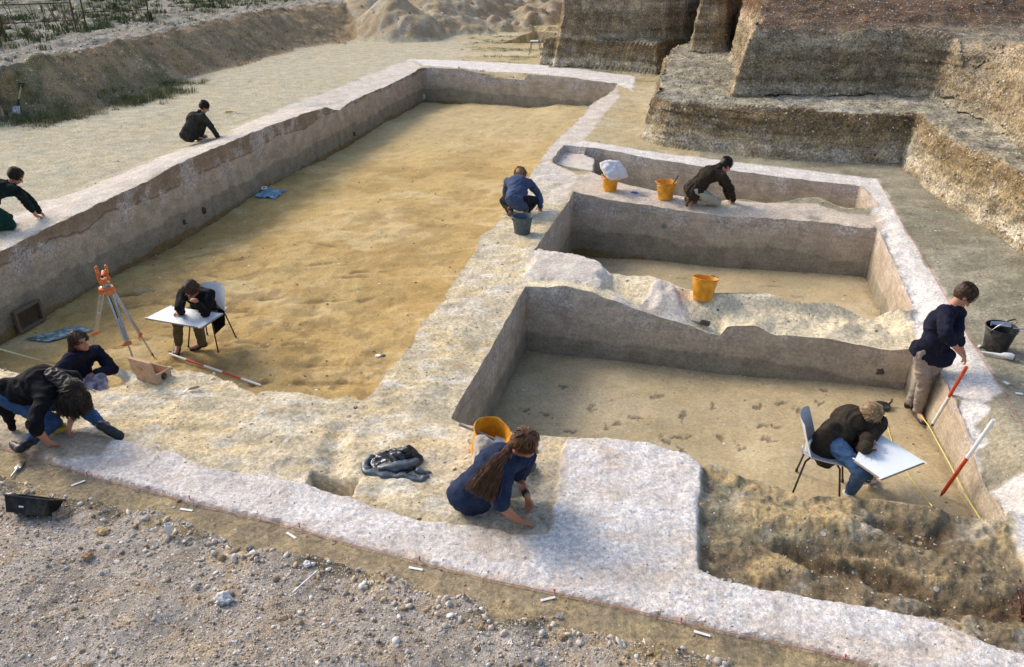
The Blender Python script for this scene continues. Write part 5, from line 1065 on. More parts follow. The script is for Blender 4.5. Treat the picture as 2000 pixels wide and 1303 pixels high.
# dark red plant, bottom right corner
g_ = G_(1996, 1215, -.05); VV = []; b = bmesh.new(); rp = random.Random(3)
root = empty('red_weed', g_); tag(root, 'dark red leafy weed at the right edge of the eroded ground', 'plant')
for k in range(5):
    a = rp.uniform(0, 6.3); tip = Vector((math.cos(a)*.1, math.sin(a)*.08, rp.uniform(.16, .3))); add_tube(b, [Vector(), tip*.5+Vector((0, 0, .03)), tip], [.004, .003, .002], 5)
fin('stem', b, simple('red_stem', (.09, .02, .015), .7), root); b = bmesh.new()
for k in range(150):
    a = rp.uniform(0, 6.3); r_ = rp.uniform(.01, .13); z = rp.uniform(.02, .3); c = Vector((math.cos(a)*r_, math.sin(a)*r_*.8, z)); d = Vector((rp.gauss(0, 1), rp.gauss(0, 1), rp.gauss(0, .6))).normalized(); e = d.cross(Vector((0, 0, 1))).normalized(); l_ = rp.uniform(.018, .035)
    b.faces.new([b.verts.new(q) for q in (c, c+d*l_*.5+e*l_*.35, c+d*l_, c+d*l_*.5-e*l_*.35)])
fin('foliage', b, simple('dark_red_leaf', (.10, .028, .02), .6, .3, 0, .5), root, False)
# ------------------------------------------------------------ people: each body one continuous surface, clothes and hair laid over it
def cap(bm, p0, r0, p1, r1, n=12):
    p0, p1 = Vector(p0), Vector(p1); d = p1-p0; L_ = d.length
    if L_ < 1e-4: d = Vector((0, 0, 1)); L_ = 1e-4
    u = d.normalized(); a = u.orthogonal().normalized(); b = u.cross(a); prof = []
    for k in range(1, 5): t = math.pi/2*k/4; prof.append((-r0*math.cos(t), r0*math.sin(t)))
    for k in range(4): t = math.pi/2*k/4; prof.append((L_+r1*math.sin(t), r1*math.cos(t)))
    rings = [[bm.verts.new(p0+u*x+(a*math.cos(q*2*math.pi/n)+b*math.sin(q*2*math.pi/n))*max(r, 1e-4)) for q in range(n)] for x, r in prof]
    for i in range(len(rings)-1):
        for q in range(n): bm.faces.new((rings[i][q], rings[i][(q+1) % n], rings[i+1][(q+1) % n], rings[i+1][q]))
    s = bm.verts.new(p0-u*r0); e = bm.verts.new(p1+u*r1)
    for q in range(n): bm.faces.new((s, rings[0][(q+1) % n], rings[0][q])); bm.faces.new((e, rings[-1][q], rings[-1][(q+1) % n]))
def ell(bm, c, ax, ra):
    """ellipsoid at c, axes = three directions, ra = three radii"""
    b = bmesh.new(); bmesh.ops.create_icosphere(b, subdivisions=3, radius=1)
    for v in b.verts: v.co = Vector(c)+ax[0]*v.co.x*ra[0]+ax[1]*v.co.y*ra[1]+ax[2]*v.co.z*ra[2]
    t = bpy.data.meshes.new('t'); b.to_mesh(t); b.free(); bm.from_mesh(t); bpy.data.meshes.remove(t)
def chainc(bm, pr, n=12):
    for i in range(len(pr)-1): cap(bm, pr[i][0], pr[i][1], pr[i+1][0], pr[i+1][1], n)
def melt(name, bm, vox, mat, parent, o0, smooth=4, fold=0.0, ff=9, seed=0, cut=None, stretch=None):
    bmesh.ops.recalc_face_normals(bm, faces=bm.faces[:])
    me = bpy.data.meshes.new('tmp'); bm.to_mesh(me); bm.free(); t = bpy.data.objects.new('tmp', me); COL.objects.link(t)
    m = t.modifiers.new('r', 'REMESH'); m.mode = 'VOXEL'; m.voxel_size = vox
    if smooth: m = t.modifiers.new('s', 'SMOOTH'); m.iterations = smooth; m.factor = .5
    dg = bpy.context.evaluated_depsgraph_get(); dg.update(); out = bpy.data.meshes.new_from_object(t.evaluated_get(dg)); bpy.data.objects.remove(t); bpy.data.meshes.remove(me)
    if fold:
        nn = [v.normal.copy() for v in out.vertices]
        for v, q in zip(out.vertices, nn):
            c = v.co*ff+Vector((seed, seed*.7, 0)); w = mnoise.noise(c*.35)*2.2
            h = 1-abs(mnoise.noise(Vector((c.x+w, c.y-w, c.z*1.6+w)))*2); h2 = mnoise.noise(c*2.3)
            v.co += q*fold*((h-.55)*1.3+h2*.35)
    if cut:
        b2 = bmesh.new(); b2.from_mesh(out); bmesh.ops.delete(b2, geom=[v for v in b2.verts if cut(v.co)], context='VERTS'); b2.to_mesh(out); b2.free()
    for v in out.vertices: v.co -= o0
    o = link(name, out, mat, parent); return o
def tubes(name, guides, cnt, rad, mat, parent, o0, jit=.02, seg=8, seed=0):
    b = bm_new(); rp = random.Random(seed)
    for k in range(cnt):
        g = guides[k % len(guides)]; g = [Vector(q) for q in g]; of = Vector((rp.gauss(0, jit), rp.gauss(0, jit), rp.gauss(0, jit*.6))); pt = []
        for i in range(seg+1):
            t = i/seg*(len(g)-1); a = min(int(t), len(g)-2); p = g[a].lerp(g[a+1], t-a); w = .25+.75*min(1, i/seg*1.6)*(1 if rp.random() < 2 else 1)
            pt.append(p+of*w+Vector((rp.gauss(0, 1), rp.gauss(0, 1), rp.gauss(0, 1)))*.0025+Vector((math.sin(i*.9+k), math.cos(i*.8+k*1.7), 0))*.006*(1 if cnt > 200 else .3)-o0)
        add_tube(b, pt, [rad*(1.1-.75*(i/seg)**2) for i in range(seg+1)], 5)
    return fin(name, b, mat, parent)
def skinm(name, col):
    a = N(name); v = a.coord(); c = a.mix(a.ramp(a.noise(18, 4, v), [(.35, 0.0), (.7, 1.0)]), col, (min(1, col[0]*1.12), col[1]*.86, col[2]*.8)); m = a.out(c, .55, a.bump(a.noise(90, 3, v), .15, .003), .35)
    return m
m_skin = skinm('skin', (.46, .235, .155)); m_skin2 = skinm('tanned_skin', (.40, .19, .11)); m_eye = simple('dark_eye', (.03, .02, .015), .2, .6, 0, 0); m_lip = simple('lip', (.34, .11, .085), .5, .3, 0, 0)
def hairm(name, col, tip):
    a = N(name); v = a.coord(); c = a.mix(a.ramp(a.noise(24, 4, v, .7), [(.35, 0.0), (.7, 1.0)]), col, tip); return a.out(c, .45, a.bump(a.noise(120, 4, a.coord((1, 1, .25)), .7), .5, .006), .35)
def fingers(bm, w, d, nrm, lat, curl=.6, s=1.0, thumb=1):
    """palm, four fingers of different length and a thumb; nrm = back of the hand"""
    d = d.normalized(); lat = (lat-d*lat.dot(d)).normalized(); nrm = lat.cross(d) if lat.cross(d).dot(nrm) > 0 else d.cross(lat)
    ell(bm, w+d*.045*s, (lat, d, nrm), (.039*s, .052*s, .017*s)); cap(bm, w-d*.02, .024*s, w+d*.03*s, .023*s)
    for i, (o_, L_) in enumerate(((-.029, .062), (-.010, .076), (.010, .080), (.028, .070))):
        p = w+d*(.083-.006*abs(i-1.6))*s+lat*o_*s*thumb; a = curl*(.8+.12*i); q = p
        for sg, fr in ((0, .45), (1, .33), (2, .22)):
            an = a*(sg+.6); q2 = q+(d*math.cos(an)-nrm*math.sin(an))*L_*fr*s; cap(bm, q, .0092*s-.0008*sg, q2, .0086*s-.0008*sg, 8); q = q2
    b0 = w+d*.022*s+lat*.030*s*thumb; t1 = b0+(d*.55+lat*.75*thumb-nrm*.25).normalized()*.038*s; t2 = t1+(d*.9+lat*.2*thumb-nrm*.45).normalized()*.030*s
    cap(bm, b0, .013*s, t1, .0105*s, 8); cap(bm, t1, .0105*s, t2, .009*s, 8)
REP = []
def person(label, J, f, top, bot, shoe, hair, skin=None, hair_style='short', hair_guides=None, top_fat=0.0, bot_fat=0.0, sleeve=1.0, fold=.010, shirt_len=.10, roll=.0, vox=.011, hands=(('R', .7), ('L', .7)), extra=None, collar=None, hang=None, hs=1.0, nohair_cut=False, glasses=False):
    skin = skin or m_skin
    J = {k: Vector(v) for k, v in J.items()}; o0 = Vector((J['pel'].x, J['pel'].y, min(J['anL'].z, J['anR'].z, J['pel'].z)-.05))
    lat = (J['shL']-J['shR']).normalized()                      # towards the person's left
    spine = (J['neck']-J['pel']); up = spine.normalized(); fw = lat.cross(up).normalized()*-1
    if fw.dot(Vector(f)) < 0 and abs(fw.dot(Vector(f))) > .25: fw = -fw
    bend = J.get('bend', 0); ch = J['pel'].lerp(J['neck'], .62)-fw*.055; be = J['pel'].lerp(J['neck'], .28)-fw*.03
    if 'ch' in J: ch = J['ch']
    hl = (J['hiL']-J['hiR']).normalized()
    F_ = Vector(f).normalized(); U = (J['head']-J['neck']).normalized(); U = (U-F_*U.dot(F_)).normalized(); Lh = U.cross(F_).normalized()*-1
    if Lh.dot(lat) < 0: Lh = -Lh
    hd = J['head']
    for a_, b_, n_ in (('shR', 'elR', 'uaR'), ('elR', 'wrR', 'faR'), ('shL', 'elL', 'uaL'), ('elL', 'wrL', 'faL'), ('hiR', 'knR', 'thR'), ('knR', 'anR', 'siR'), ('hiL', 'knL', 'thL'), ('knL', 'anL', 'siL'), ('pel', 'neck', 'torso'), ('neck', 'head', 'nk')):
        REP.append((label[:24], n_, round((J[a_]-J[b_]).length, 2)))
    # the body
    b = bm_new(); A3 = (lat, fw, up)
    ell(b, ch, A3, (.145, .10, .17)); ell(b, be, A3, (.125, .09, .14)); ell(b, J['pel'], (hl, fw, up), (.145, .10, .10))
    cap(b, J['shR'], .045, J['shL'], .045); cap(b, J['neck']-U*.05, .055, hd-U*.02-F_*.01, .052); cap(b, ch, .08, J['neck'], .06)
    for s_ in 'RL':
        chainc(b, [(J['sh'+s_], .050), (J['el'+s_], .038), (J['wr'+s_].lerp(J['el'+s_], .55), .037), (J['wr'+s_], .024)])
        chainc(b, [(J['hi'+s_], .080), (J['kn'+s_], .053), (J['kn'+s_].lerp(J['an'+s_], .35), .052), (J['an'+s_], .033), (J['to'+s_], .026)])
    ell(b, hd+U*.018-F_*.012, (Lh, F_, U), (.074*hs, .092*hs, .098*hs)); ell(b, hd+F_*.030-U*.045, (Lh, F_, U), (.056*hs, .058*hs, .066*hs)); ell(b, hd+F_*.062-U*.088, (Lh, F_, U), (.027, .024, .022))
    cap(b, hd+F_*.080+U*.02, .010, hd+F_*.108-U*.020, .014, 8); ell(b, hd+F_*.072+U*.035, (Lh, F_, U), (.050, .020, .014)); ell(b, hd+F_*.086-U*.055, (Lh, F_, U), (.024, .012, .012))
    for s_ in (-1, 1): ell(b, hd+Lh*s_*.074*hs-F_*.005-U*.008, (Lh, F_, U), (.011, .020, .030))
    for s_, cu in hands:
        w = J['wr'+s_]; d = (J['ha'+s_]-w) if 'ha'+s_ in J else (w-J['el'+s_]); side = 1 if s_ == 'R' else -1
        nr = J.get('nr'+s_, Vector((0, 0, 1))); lt = d.normalized().cross(nr).normalized()*-1*side
        fingers(b, w, d, nr, lt*1, cu, 1.0, 1)
    body = melt('person', b, .0068, skin, None, o0, 2); body.location = o0; tag(body, label, 'person')
    for s_ in (-1, 1):
        e = bm_new(); ell(e, hd+Lh*s_*.031+F_*.083+U*.012-o0, (Lh, F_, U), (.013, .008, .0075)); fin('eye', e, m_eye, body)
        e = bm_new(); c_ = hd+F_*.089+U*.034-o0; cap(e, c_+Lh*s_*.016, .0045, c_+Lh*s_*.046-F_*.012, .0035, 6); fin('eyebrow', e, hair, body)
    e = bm_new(); c_ = hd+F_*.096-U*.056-o0; cap(e, c_-Lh*.017-F_*.006, .0045, c_+Lh*.017-F_*.006, .0045, 6); fin('lips', e, m_lip, body)
    # trousers
    b = bm_new(); q = bot_fat; ell(b, J['pel'], (hl, fw, up), (.152+q, .112+q, .112+q))
    for s_ in 'RL':
        h, k, a = J['hi'+s_], J['kn'+s_], J['an'+s_]
        chainc(b, [(h, .094+q), (h.lerp(k, .5), .084+q), (k, .066+q), (k.lerp(a, .45), .060+q), (a.lerp(k, .06), .048+q*1.2)])
    melt('trousers', b, vox, bot, body, o0, 3, fold*.8, 10, 3)
    # top
    b = bm_new(); q = top_fat; lo = J['pel'].lerp(J['neck'], -shirt_len*.5)
    ell(b, ch, A3, (.165+q, .120+q, .185)); ell(b, be, A3, (.158+q, .122+q, .165)); hm = J['pel'].lerp(be, .35)
    for k_ in range(5): ell(b, hm-up*shirt_len*.5*k_/4, (hl, fw, up), (.172+q, .138+q, .10)); cap(b, J['shR'], .060+q*.6, J['shL'], .060+q*.6); cap(b, ch, .10+q, J['neck'], .068); cap(b, J['neck'], .068, J['neck']+U*.035, .058)
    for s_ in 'RL': cap(b, J['sh'+s_], .062+q*.6, ch+(J['sh'+s_]-ch)*.45, .10+q*.6)
    for s_ in 'RL':
        sh, el_, wr = J['sh'+s_], J['el'+s_], J['wr'+s_]; sl = sleeve if isinstance(sleeve, (int, float)) else sleeve[s_]
        if sl <= .5: chainc(b, [(sh, .064+q*.6), (sh.lerp(el_, sl*2), .058+q*.7)])
        else:
            chainc(b, [(sh, .063+q*.6), (sh.lerp(el_, .5), .057+q*.7), (el_, .051+q*.7)]); e_ = el_.lerp(wr, min(1, (sl-.5)*2)); chainc(b, [(el_, .051+q*.7), (e_, .039+q*.6+(0.006 if sl < .98 else 0))])
    melt('jumper' if fold < .02 else 'coat', b, vox, top, body, o0, 3, fold, 7, 9)
    if collar: 
        e = bm_new(); n_ = 18; cc = J['neck']+U*.012-o0; ps = [cc+(Lh*math.cos(t*2*math.pi/n_)*.070+F_*math.sin(t*2*math.pi/n_)*.066)+U*.006*math.sin(2*t) for t in range(n_+1)]; add_tube(e, ps, .016, 8); fin('collar', e, collar, body)
    # socks and shoes
    for s_ in 'RL':
        e = bm_new(); cap(e, J['an'+s_]-o0, .041, J['an'+s_].lerp(J['kn'+s_], .34)-o0, .047); fin('sock', e, m_black if shoe is not s_pale else m_white, body)
    for s_ in 'RL':
        a, t_ = J['an'+s_], J['to'+s_]; d = (t_-a); d.normalize(); sd = (J['kn'+s_]-a).normalized(); sd = (sd-d*sd.dot(d)).normalized(); ll = d.cross(sd); e = bm_new()
        ell(e, a-sd*.018-d*.012, (ll, d, sd), (.043, .055, .050)); ell(e, a.lerp(t_, .55)-sd*.022, (ll, d, sd), (.048, .10, .036)); ell(e, t_-sd*.018, (ll, d, sd), (.047, .055, .030)); cap(e, a-sd*.01, .043, a+sd*.055, .042)
        melt('shoe', e, .009, shoe, body, o0, 2)
    # hair
    Cu = hd+U*.028-F_*.020
    e = bmesh.new(); bmesh.ops.create_icosphere(e, subdivisions=5, radius=1)
    for v in e.verts:
        n_ = v.co.normalized(); w = Lh*n_.x*.086*hs+F_*n_.y*.104*hs+U*n_.z*.104*hs; k_ = 1+.06*mnoise.noise(n_*5+Vector((label.__len__(), 0, 0)))+.05*mnoise.noise(n_*11)+.045*mnoise.noise(Vector((n_.x*26, n_.y*10, n_.z*26)))
        v.co = Cu+w*k_
    dl = []
    for v in e.verts:
        r_ = v.co-hd; y_, z_, x_ = r_.dot(F_), r_.dot(U), r_.dot(Lh)
        lim = .052 if hair_style != 'fringe' else .030
        if (y_ > .045 and z_ < lim) or (y_ > .0 and z_ < -.03 and hair_style != 'wide') or (z_ < -.085 and y_ > -.04) or (y_ > .02 and z_ < .0): dl.append(v)
    bmesh.ops.delete(e, geom=dl, context='VERTS')
    for v in e.verts: v.co -= o0
    fin('hair', e, hair, body, angle=180)
    # combed surface locks over the cap
    gl = []; rp = random.Random(len(label))
    for k in range(150):
        az = rp.uniform(-2.6, 2.6); st = hd+U*.125*hs-F_*.015; g = []
        for j in range(6):
            th = .12+j/5*(1.75 if abs(az) > .8 else .95); n_ = (-F_*math.cos(az)+Lh*math.sin(az))
            g.append(Cu+U*math.cos(th)*.110*hs+n_*math.sin(th)*(.090 if abs(math.sin(az)) > .6 else .106)*hs)
        gl.append(g)
    tubes('hair_locks', gl, 460, .0036, hair, body, o0, .009, 8, 2)
    if hair_guides: tubes('long_hair', [[Vector(q) for q in g] for g in hair_guides], 640, .0032, hair, body, o0, .017, 14, 5)
    if glasses:
        for s_ in (-1, 1):
            e = bm_new(); c_ = hd+F_*.097+U*.010+Lh*s_*.032-o0; add_tube(e, [c_+(Lh*math.cos(k*math.pi/6)+U*math.sin(k*math.pi/6))*.021 for k in range(13)], .0022, 5); fin('glasses_rim', e, m_black, body)
    return body, o0
def lv(px, py, z): return P(px, py, z)
def add_hips(J, lat=None):
    l = lat or (J['shL']-J['shR']).normalized(); J['hiR'] = J['pel']-l*.085; J['hiL'] = J['pel']+l*.085
BONES = [('pel', 'neck', .50), ('neck', 'head', .165), ('neck', 'shR', .185), ('neck', 'shL', .185), ('shR', 'shL', .35), ('pel', 'shR', .51), ('pel', 'shL', .51), ('shR', 'elR', .29), ('elR', 'wrR', .25), ('shL', 'elL', .29), ('elL', 'wrL', .25), ('wrR', 'haR', .09), ('wrL', 'haL', .09),
 ('pel', 'hiR', .09), ('pel', 'hiL', .09), ('hiR', 'hiL', .18), ('hiR', 'shR', .49), ('hiL', 'shL', .49), ('hiR', 'knR', .43), ('hiL', 'knL', .43), ('knR', 'anR', .41), ('knL', 'anL', .41), ('anR', 'toR', .15), ('anL', 'toL', .15)]
def relax(J, spec, fix=('pel',), n=260):
    """settle the joints: true limb lengths first, the photograph's sight lines and the ground next"""
    gz = {k: J[k].z for k, v in spec.items() if v[0] in 'gz'}
    for it in range(n):
        for a, b, L_ in BONES:
            if a in J and b in J:
                d = J[b]-J[a]; l_ = d.length
                if l_ < 1e-6: continue
                c = d*((l_-L_)/l_*.5); wa = 0 if a in fix else 1; wb_ = 0 if b in fix else 1
                if wa+wb_: J[a] = J[a]+c*(2*wa/(wa+wb_)); J[b] = J[b]-c*(2*wb_/(wa+wb_))
        k_ = .35 if it < n-25 else .08
        for k, v in spec.items():
            if k in fix: continue
            if v[0] in 'grwz':
                d = Vector(ray(v[1], v[2])).normalized(); o = Vector((0, 0, CAMH)); q = o+d*((J[k]-o).dot(d)); J[k] = J[k].lerp(q, k_)
            if k in gz: J[k].z += (gz[k]-J[k].z)*.5
            g = zat(J[k].x, J[k].y)+(.05 if k[:2] != 'ha' else .02)
            if g-.35 < J[k].z < g and it % 5 == 0: J[k].z = g
    return J
def solve(spec):
    """spec: joint -> ('z', px, py, level) or ('r', px, py, parent, length, far) or ('w', px, py, Y)"""
    J = {}
    for k, v in spec.items():
        if v[0] == 'z': J[k] = lv(*v[1:])
        elif v[0] == 'w': J[k] = W(*v[1:])
        elif v[0] == 'g': g = P(v[1], v[2], v[3]); g.z = zat(g.x, g.y)+v[4]; J[k] = g
        elif v[0] == 'v': J[k] = Vector(v[1])
        elif v[0] == 'h': J[k] = J['pel']+(J['shL']-J['shR']).normalized()*v[1]
        elif v[0] == 'q': J[k] = J['pel']+(J['knL']*0+Vector(v[1]))
        else: J[k] = RS(v[1], v[2], J[v[3]], v[4], v[5])
    return relax(J, spec, spec.get('fix', ('pel',)) if False else ('pel',))
h_dark = hairm('near_black_hair', (.012, .009, .007), (.03, .02, .013)); h_brown = hairm('brown_hair', (.045, .019, .009), (.20, .085, .03)); h_red = hairm('auburn_hair', (.20, .085, .025), (.38, .19, .07)); h_fair = hairm('fair_hair', (.12, .07, .035), (.46, .32, .17)); h_brn2 = hairm('dark_brown_hair', (.03, .016, .01), (.10, .05, .025))
c_navy = cloth('navy_jumper', (.008, .009, .022)); c_tee = cloth('navy_tshirt', (.015, .024, .055), fold=.4, col2=(.028, .042, .085)); c_olive = cloth('olive_jacket', (.030, .029, .024), col2=(.05, .048, .04)); c_blue = cloth('blue_jacket', (.05, .07, .13), col2=(.08, .11, .19)); c_black = cloth('black_wool', (.006, .006, .008), col2=(.012, .012, .015)); c_brown = cloth('brown_wool', (.028, .021, .015), col2=(.05, .038, .028)); c_dgreen = cloth('dark_green_top', (.006, .012, .012), col2=(.012, .03, .028))
t_tan = cloth('tan_trousers', (.42, .35, .27), fold=.7, col2=(.5, .44, .36)); t_grey = cloth('grey_trousers', (.26, .22, .19), fold=.6, col2=(.34, .29, .25)); t_jean = cloth('blue_denim', (.035, .075, .16), col2=(.07, .13, .24)); t_olive = cloth('olive_trousers', (.10, .085, .05), col2=(.14, .12, .075)); t_black = cloth('black_trousers', (.012, .012, .014)); t_green = cloth('dark_green_trousers', (.008, .035, .028), col2=(.012, .05, .04)); t_pat = cloth('patterned_trousers', (.12, .12, .16), col2=(.5, .5, .55)); t_pale = cloth('pale_trousers', (.36, .34, .28), col2=(.44, .42, .35))
s_black = simple('black_boot', (.012, .012, .014), .4, .4, 0, .2); s_grey = simple('slate_shoe', (.06, .07, .10), .6, .3, 0, .2); s_brown = simple('brown_shoe', (.10, .06, .035), .6); s_pale = simple('pale_trainer', (.5, .5, .47), .6)

# long-haired person sitting in the centre foreground
J = solve({'pel': ('g', 930, 992, .0, .13), 'neck': ('r', 1003, 887, 'pel', .50, False), 'head': ('r', 1026, 868, 'neck', .17, False), 'shR': ('r', 985, 912, 'neck', .19, False), 'shL': ('r', 1014, 897, 'neck', .18, True),
 'hiR': ('h', -.085), 'hiL': ('h', .085), 'elR': ('r', 976, 990, 'shR', .29, False), 'wrR': ('g', 1017, 1017, .08, .06), 'haR': ('g', 1036, 1021, .03, .03), 'elL': ('r', 1012, 941, 'shL', .27, True), 'wrL': ('g', 1026, 962, .16, .14), 'haL': ('g', 1036, 983, .04, .04),
 'knL': ('r', 938, 862, 'hiL', .44, True), 'anL': ('g', 1022, 926, .1, .09), 'toL': ('g', 1038, 900, .03, .05), 'knR': ('g', 1010, 962, .1, .12), 'anR': ('g', 907, 962, .06, .08), 'toR': ('g', 889, 940, .04, .06)})
hd = J['head']; nk = J['neck']; tie = hd+Vector((-.10, -.01, .01))
g_h = [[tie, W(993, 876, tie.y-.03), W(972+5*k, 903+2*k, tie.y-.12), W(950+9*k, 935+4*k, tie.y-.20), W(933+13*k, 962+7*k, tie.y-.25)] for k in (-1.2, -.4, .4, 1.2, 2)]
person('person in a navy T-shirt with a very long brown ponytail, sitting cross-legged', J, (.88, -.18, -.42), c_tee, t_tan, s_grey, h_brown, m_skin2, 'short', g_h, .025, -.002, .44, .008, .26, hands=(('R', 1.0), ('L', .55)), vox=.009)
wb = bm_new(); o_ = [x for x in COL.objects if x.name == 'person'][0]; a_ = J['wrL'].lerp(J['elL'], .12); d_ = (J['elL']-J['wrL']).normalized(); cap(wb, a_-o_.location, .031, a_+d_*.03-o_.location, .032); fin('wrist_band', wb, m_black, o_)
# crouching person in black, left foreground
J = solve({'pel': ('g', 54, 838, .0, .33), 'neck': ('r', 116, 752, 'pel', .50, False), 'head': ('r', 141, 769, 'neck', .17, False), 'shR': ('r', 92, 772, 'neck', .19, False), 'shL': ('r', 131, 745, 'neck', .18, True),
 'hiR': ('h', -.085), 'hiL': ('h', .085), 'elR': ('r', 66, 826, 'shR', .30, False), 'wrR': ('g', 96, 860, .1, .08), 'haR': ('g', 112, 868, .03, .03), 'elL': ('r', 146, 792, 'shL', .28, True), 'wrL': ('g', 139, 829, .14, .12), 'haL': ('g', 131, 848, .03, .03),
 'knR': ('g', 108, 842, .1, .09), 'anR': ('g', 48, 862, .08, .09), 'toR': ('g', 28, 862, .04, .05), 'knL': ('r', 166, 790, 'hiL', .45, True), 'anL': ('g', 203, 838, .1, .10), 'toL': ('g', 236, 852, .05, .05)})
hd = J['head']; fz_ = Vector((.42, -.25, -.87))
g_h = [[hd+Vector((-.02, .02, .10)), hd+Vector((.03, -.02, .09)), hd+Vector((dx_, dy_, -.02)), hd+Vector((dx_*1.05, dy_*1.05, -.11)), hd+Vector((dx_*.95, dy_*.9, -.16-.02*(k_%3)))] for k_, (dx_, dy_) in enumerate(((.10, -.02), (.085, -.07), (.04, -.10), (-.02, -.10), (-.08, -.08), (.09, .04)))]
pb, po = person('person in a black coat crouching with one jeans leg stretched out in a boot', J, fz_, c_black, t_jean, s_black, h_dark, None, 'wide', g_h, .022, .0, {'R': .62, 'L': .72}, .012, .24, hands=(('R', .9), ('L', .9)), vox=.010, collar=c_black)
e = bm_new(); ell(e, hd+Vector((.02, -.03, -.05)), (Vector((1, 0, 0)), Vector((0, 1, 0)), Vector((0, 0, 1))), (.10, .09, .125)); cap(e, hd+Vector((0, .02, .04)), .088, J['neck']+Vector((-.05, .02, .06)), .075); melt('hair_mass', e, .01, h_dark, pb, po, 2, .012, 16, 4)
e = bm_new(); tl_ = J['pel']+Vector((-.12, -.06, .02)); chainc(e, [(J['pel'].lerp(J['neck'], .2)+Vector((-.03, 0, 0)), .12), (tl_+Vector((.03, 0, 0)), .10), (W(24, 836, tl_.y-.02), .03)]); melt('coat_tail', e, .011, c_black, pb, po, 3, .01, 8, 4)
e = bm_new(); k0_ = J['wrL'].lerp(J['elL'], .1); d_ = (J['elL']-J['wrL']).normalized(); cap(e, k0_-po, .028, k0_+d_*.008-po, .028); fin('bracelet', e, m_black, pb)
kp = G_(117, 842, 0); e = bmesh.new(); add_box(e, (0, 0, .03), (.13, .10, .05), None, .02); o = fin('kneeling_pad', e, m_yel, loc=kp, rot=(0, 0, .5)); tag(o, 'yellow kneeling pad under the hands of the person in the black coat', 'pad')
# seated woman-length hair person, behind the mound
J = solve({'pel': ('g', 163, 775, -1.0, .14), 'neck': ('r', 157, 688, 'pel', .52, False), 'head': ('r', 156, 668, 'neck', .165, False), 'shR': ('r', 139, 697, 'neck', .18, False), 'shL': ('r', 181, 690, 'neck', .18, True),
 'hiR': ('h', -.085), 'hiL': ('h', .085), 'elR': ('r', 112, 728, 'shR', .29, False), 'wrR': ('r', 128, 762, 'elR', .25, False), 'elL': ('r', 222, 722, 'shL', .30, False), 'wrL': ('r', 190, 729, 'elL', .25, False), 'haL': ('r', 174, 733, 'wrL', .1, False),
 'knL': ('w', 197, 741, 7.95), 'anL': ('w', 204, 795, 7.75), 'toL': ('w', 212, 803, 7.55), 'knR': ('w', 176, 748, 7.85), 'anR': ('w', 170, 800, 7.7), 'toR': ('w', 172, 808, 7.5)})
hd = J['head']
g_h = [[hd+Vector((-.03, .02, .10)), hd+Vector((-.085, .0+o_*.03, .03)), hd+Vector((-.10, -.03+o_*.04, -.12)), hd+Vector((-.13, -.04+o_*.05, -.26)), hd+Vector((-.17-.03*o_, -.03+.05*o_, -.38))] for o_ in (-1.2, -.4, .4, 1.2)]
person('person with long dark hair and patterned trousers, sitting and looking up right', J, (.86, -.40, .12), c_navy, t_pat, s_black, h_brn2, None, 'short', g_h, .026, .01, 1.0, .011, .2, hands=(('L', .5),), vox=.010)
# person drawing at the left board
cs = SEAT_L+Vector((0, 0, .50)); hy = Vector((-.28, -1, 0)).normalized()
J = solve({'pel': ('v', cs+hy*.02), 'neck': ('r', 384, 574, 'pel', .50, False), 'head': ('r', 374, 566, 'neck', .17, False), 'shR': ('r', 362, 577, 'neck', .18, False), 'shL': ('r', 405, 576, 'neck', .18, False), 'hiR': ('h', -.085), 'hiL': ('h', .085),
 'elR': ('r', 350, 600, 'shR', .27, False), 'wrR': ('z', 353, 606, -.36), 'haR': ('z', 343, 612, -.37), 'elL': ('z', 401, 610, -.32), 'wrL': ('r', 385, 592, 'elL', .22, False), 'haL': ('r', 379, 583, 'wrL', .09, False),
 'knR': ('w', 352, 622, 9.75), 'anR': ('g', 347, 670, -.95, .10), 'toR': ('g', 344, 686, -1.0, .04), 'knL': ('w', 390, 628, 9.75), 'anL': ('g', 395, 664, -.95, .10), 'toL': ('g', 374, 678, -1.0, .04)})
person('person in a black coat drawing at the left board, chin resting on one hand', J, (-.22, -.62, -.74), c_black, t_olive, s_black, h_brn2, None, 'fringe', None, .012, .006, 1.0, .010, .2, hands=(('R', .9), ('L', 1.0)), glasses=True, vox=.010)
pb = COL.objects[[x.name for x in COL.objects if x.name.startswith('person')][-1]]
e = bmesh.new(); bmesh.ops.create_grid(e, x_segments=14, y_segments=18, size=1); fs = e.faces[:]
a0, a1, b0, b1 = W(412, 600, SEAT_L.y-.0), W(439, 606, SEAT_L.y-.12), W(419, 652, SEAT_L.y-.05), W(440, 632, SEAT_L.y-.10)
for v in e.verts: u, w = (v.co.x+1)/2, (v.co.y+1)/2; p_ = (a0*(1-u)+a1*u)*(1-w)+(b0*(1-u)+b1*u)*w; v.co = p_+Vector((0, .03*mnoise.noise(p_*9), 0))
bmesh.ops.solidify(e, geom=fs, thickness=.02); 
o = fin('hanging_coat', e, c_black); tag(o, 'black coat hanging down the right side of the left drawing chair', 'coat')
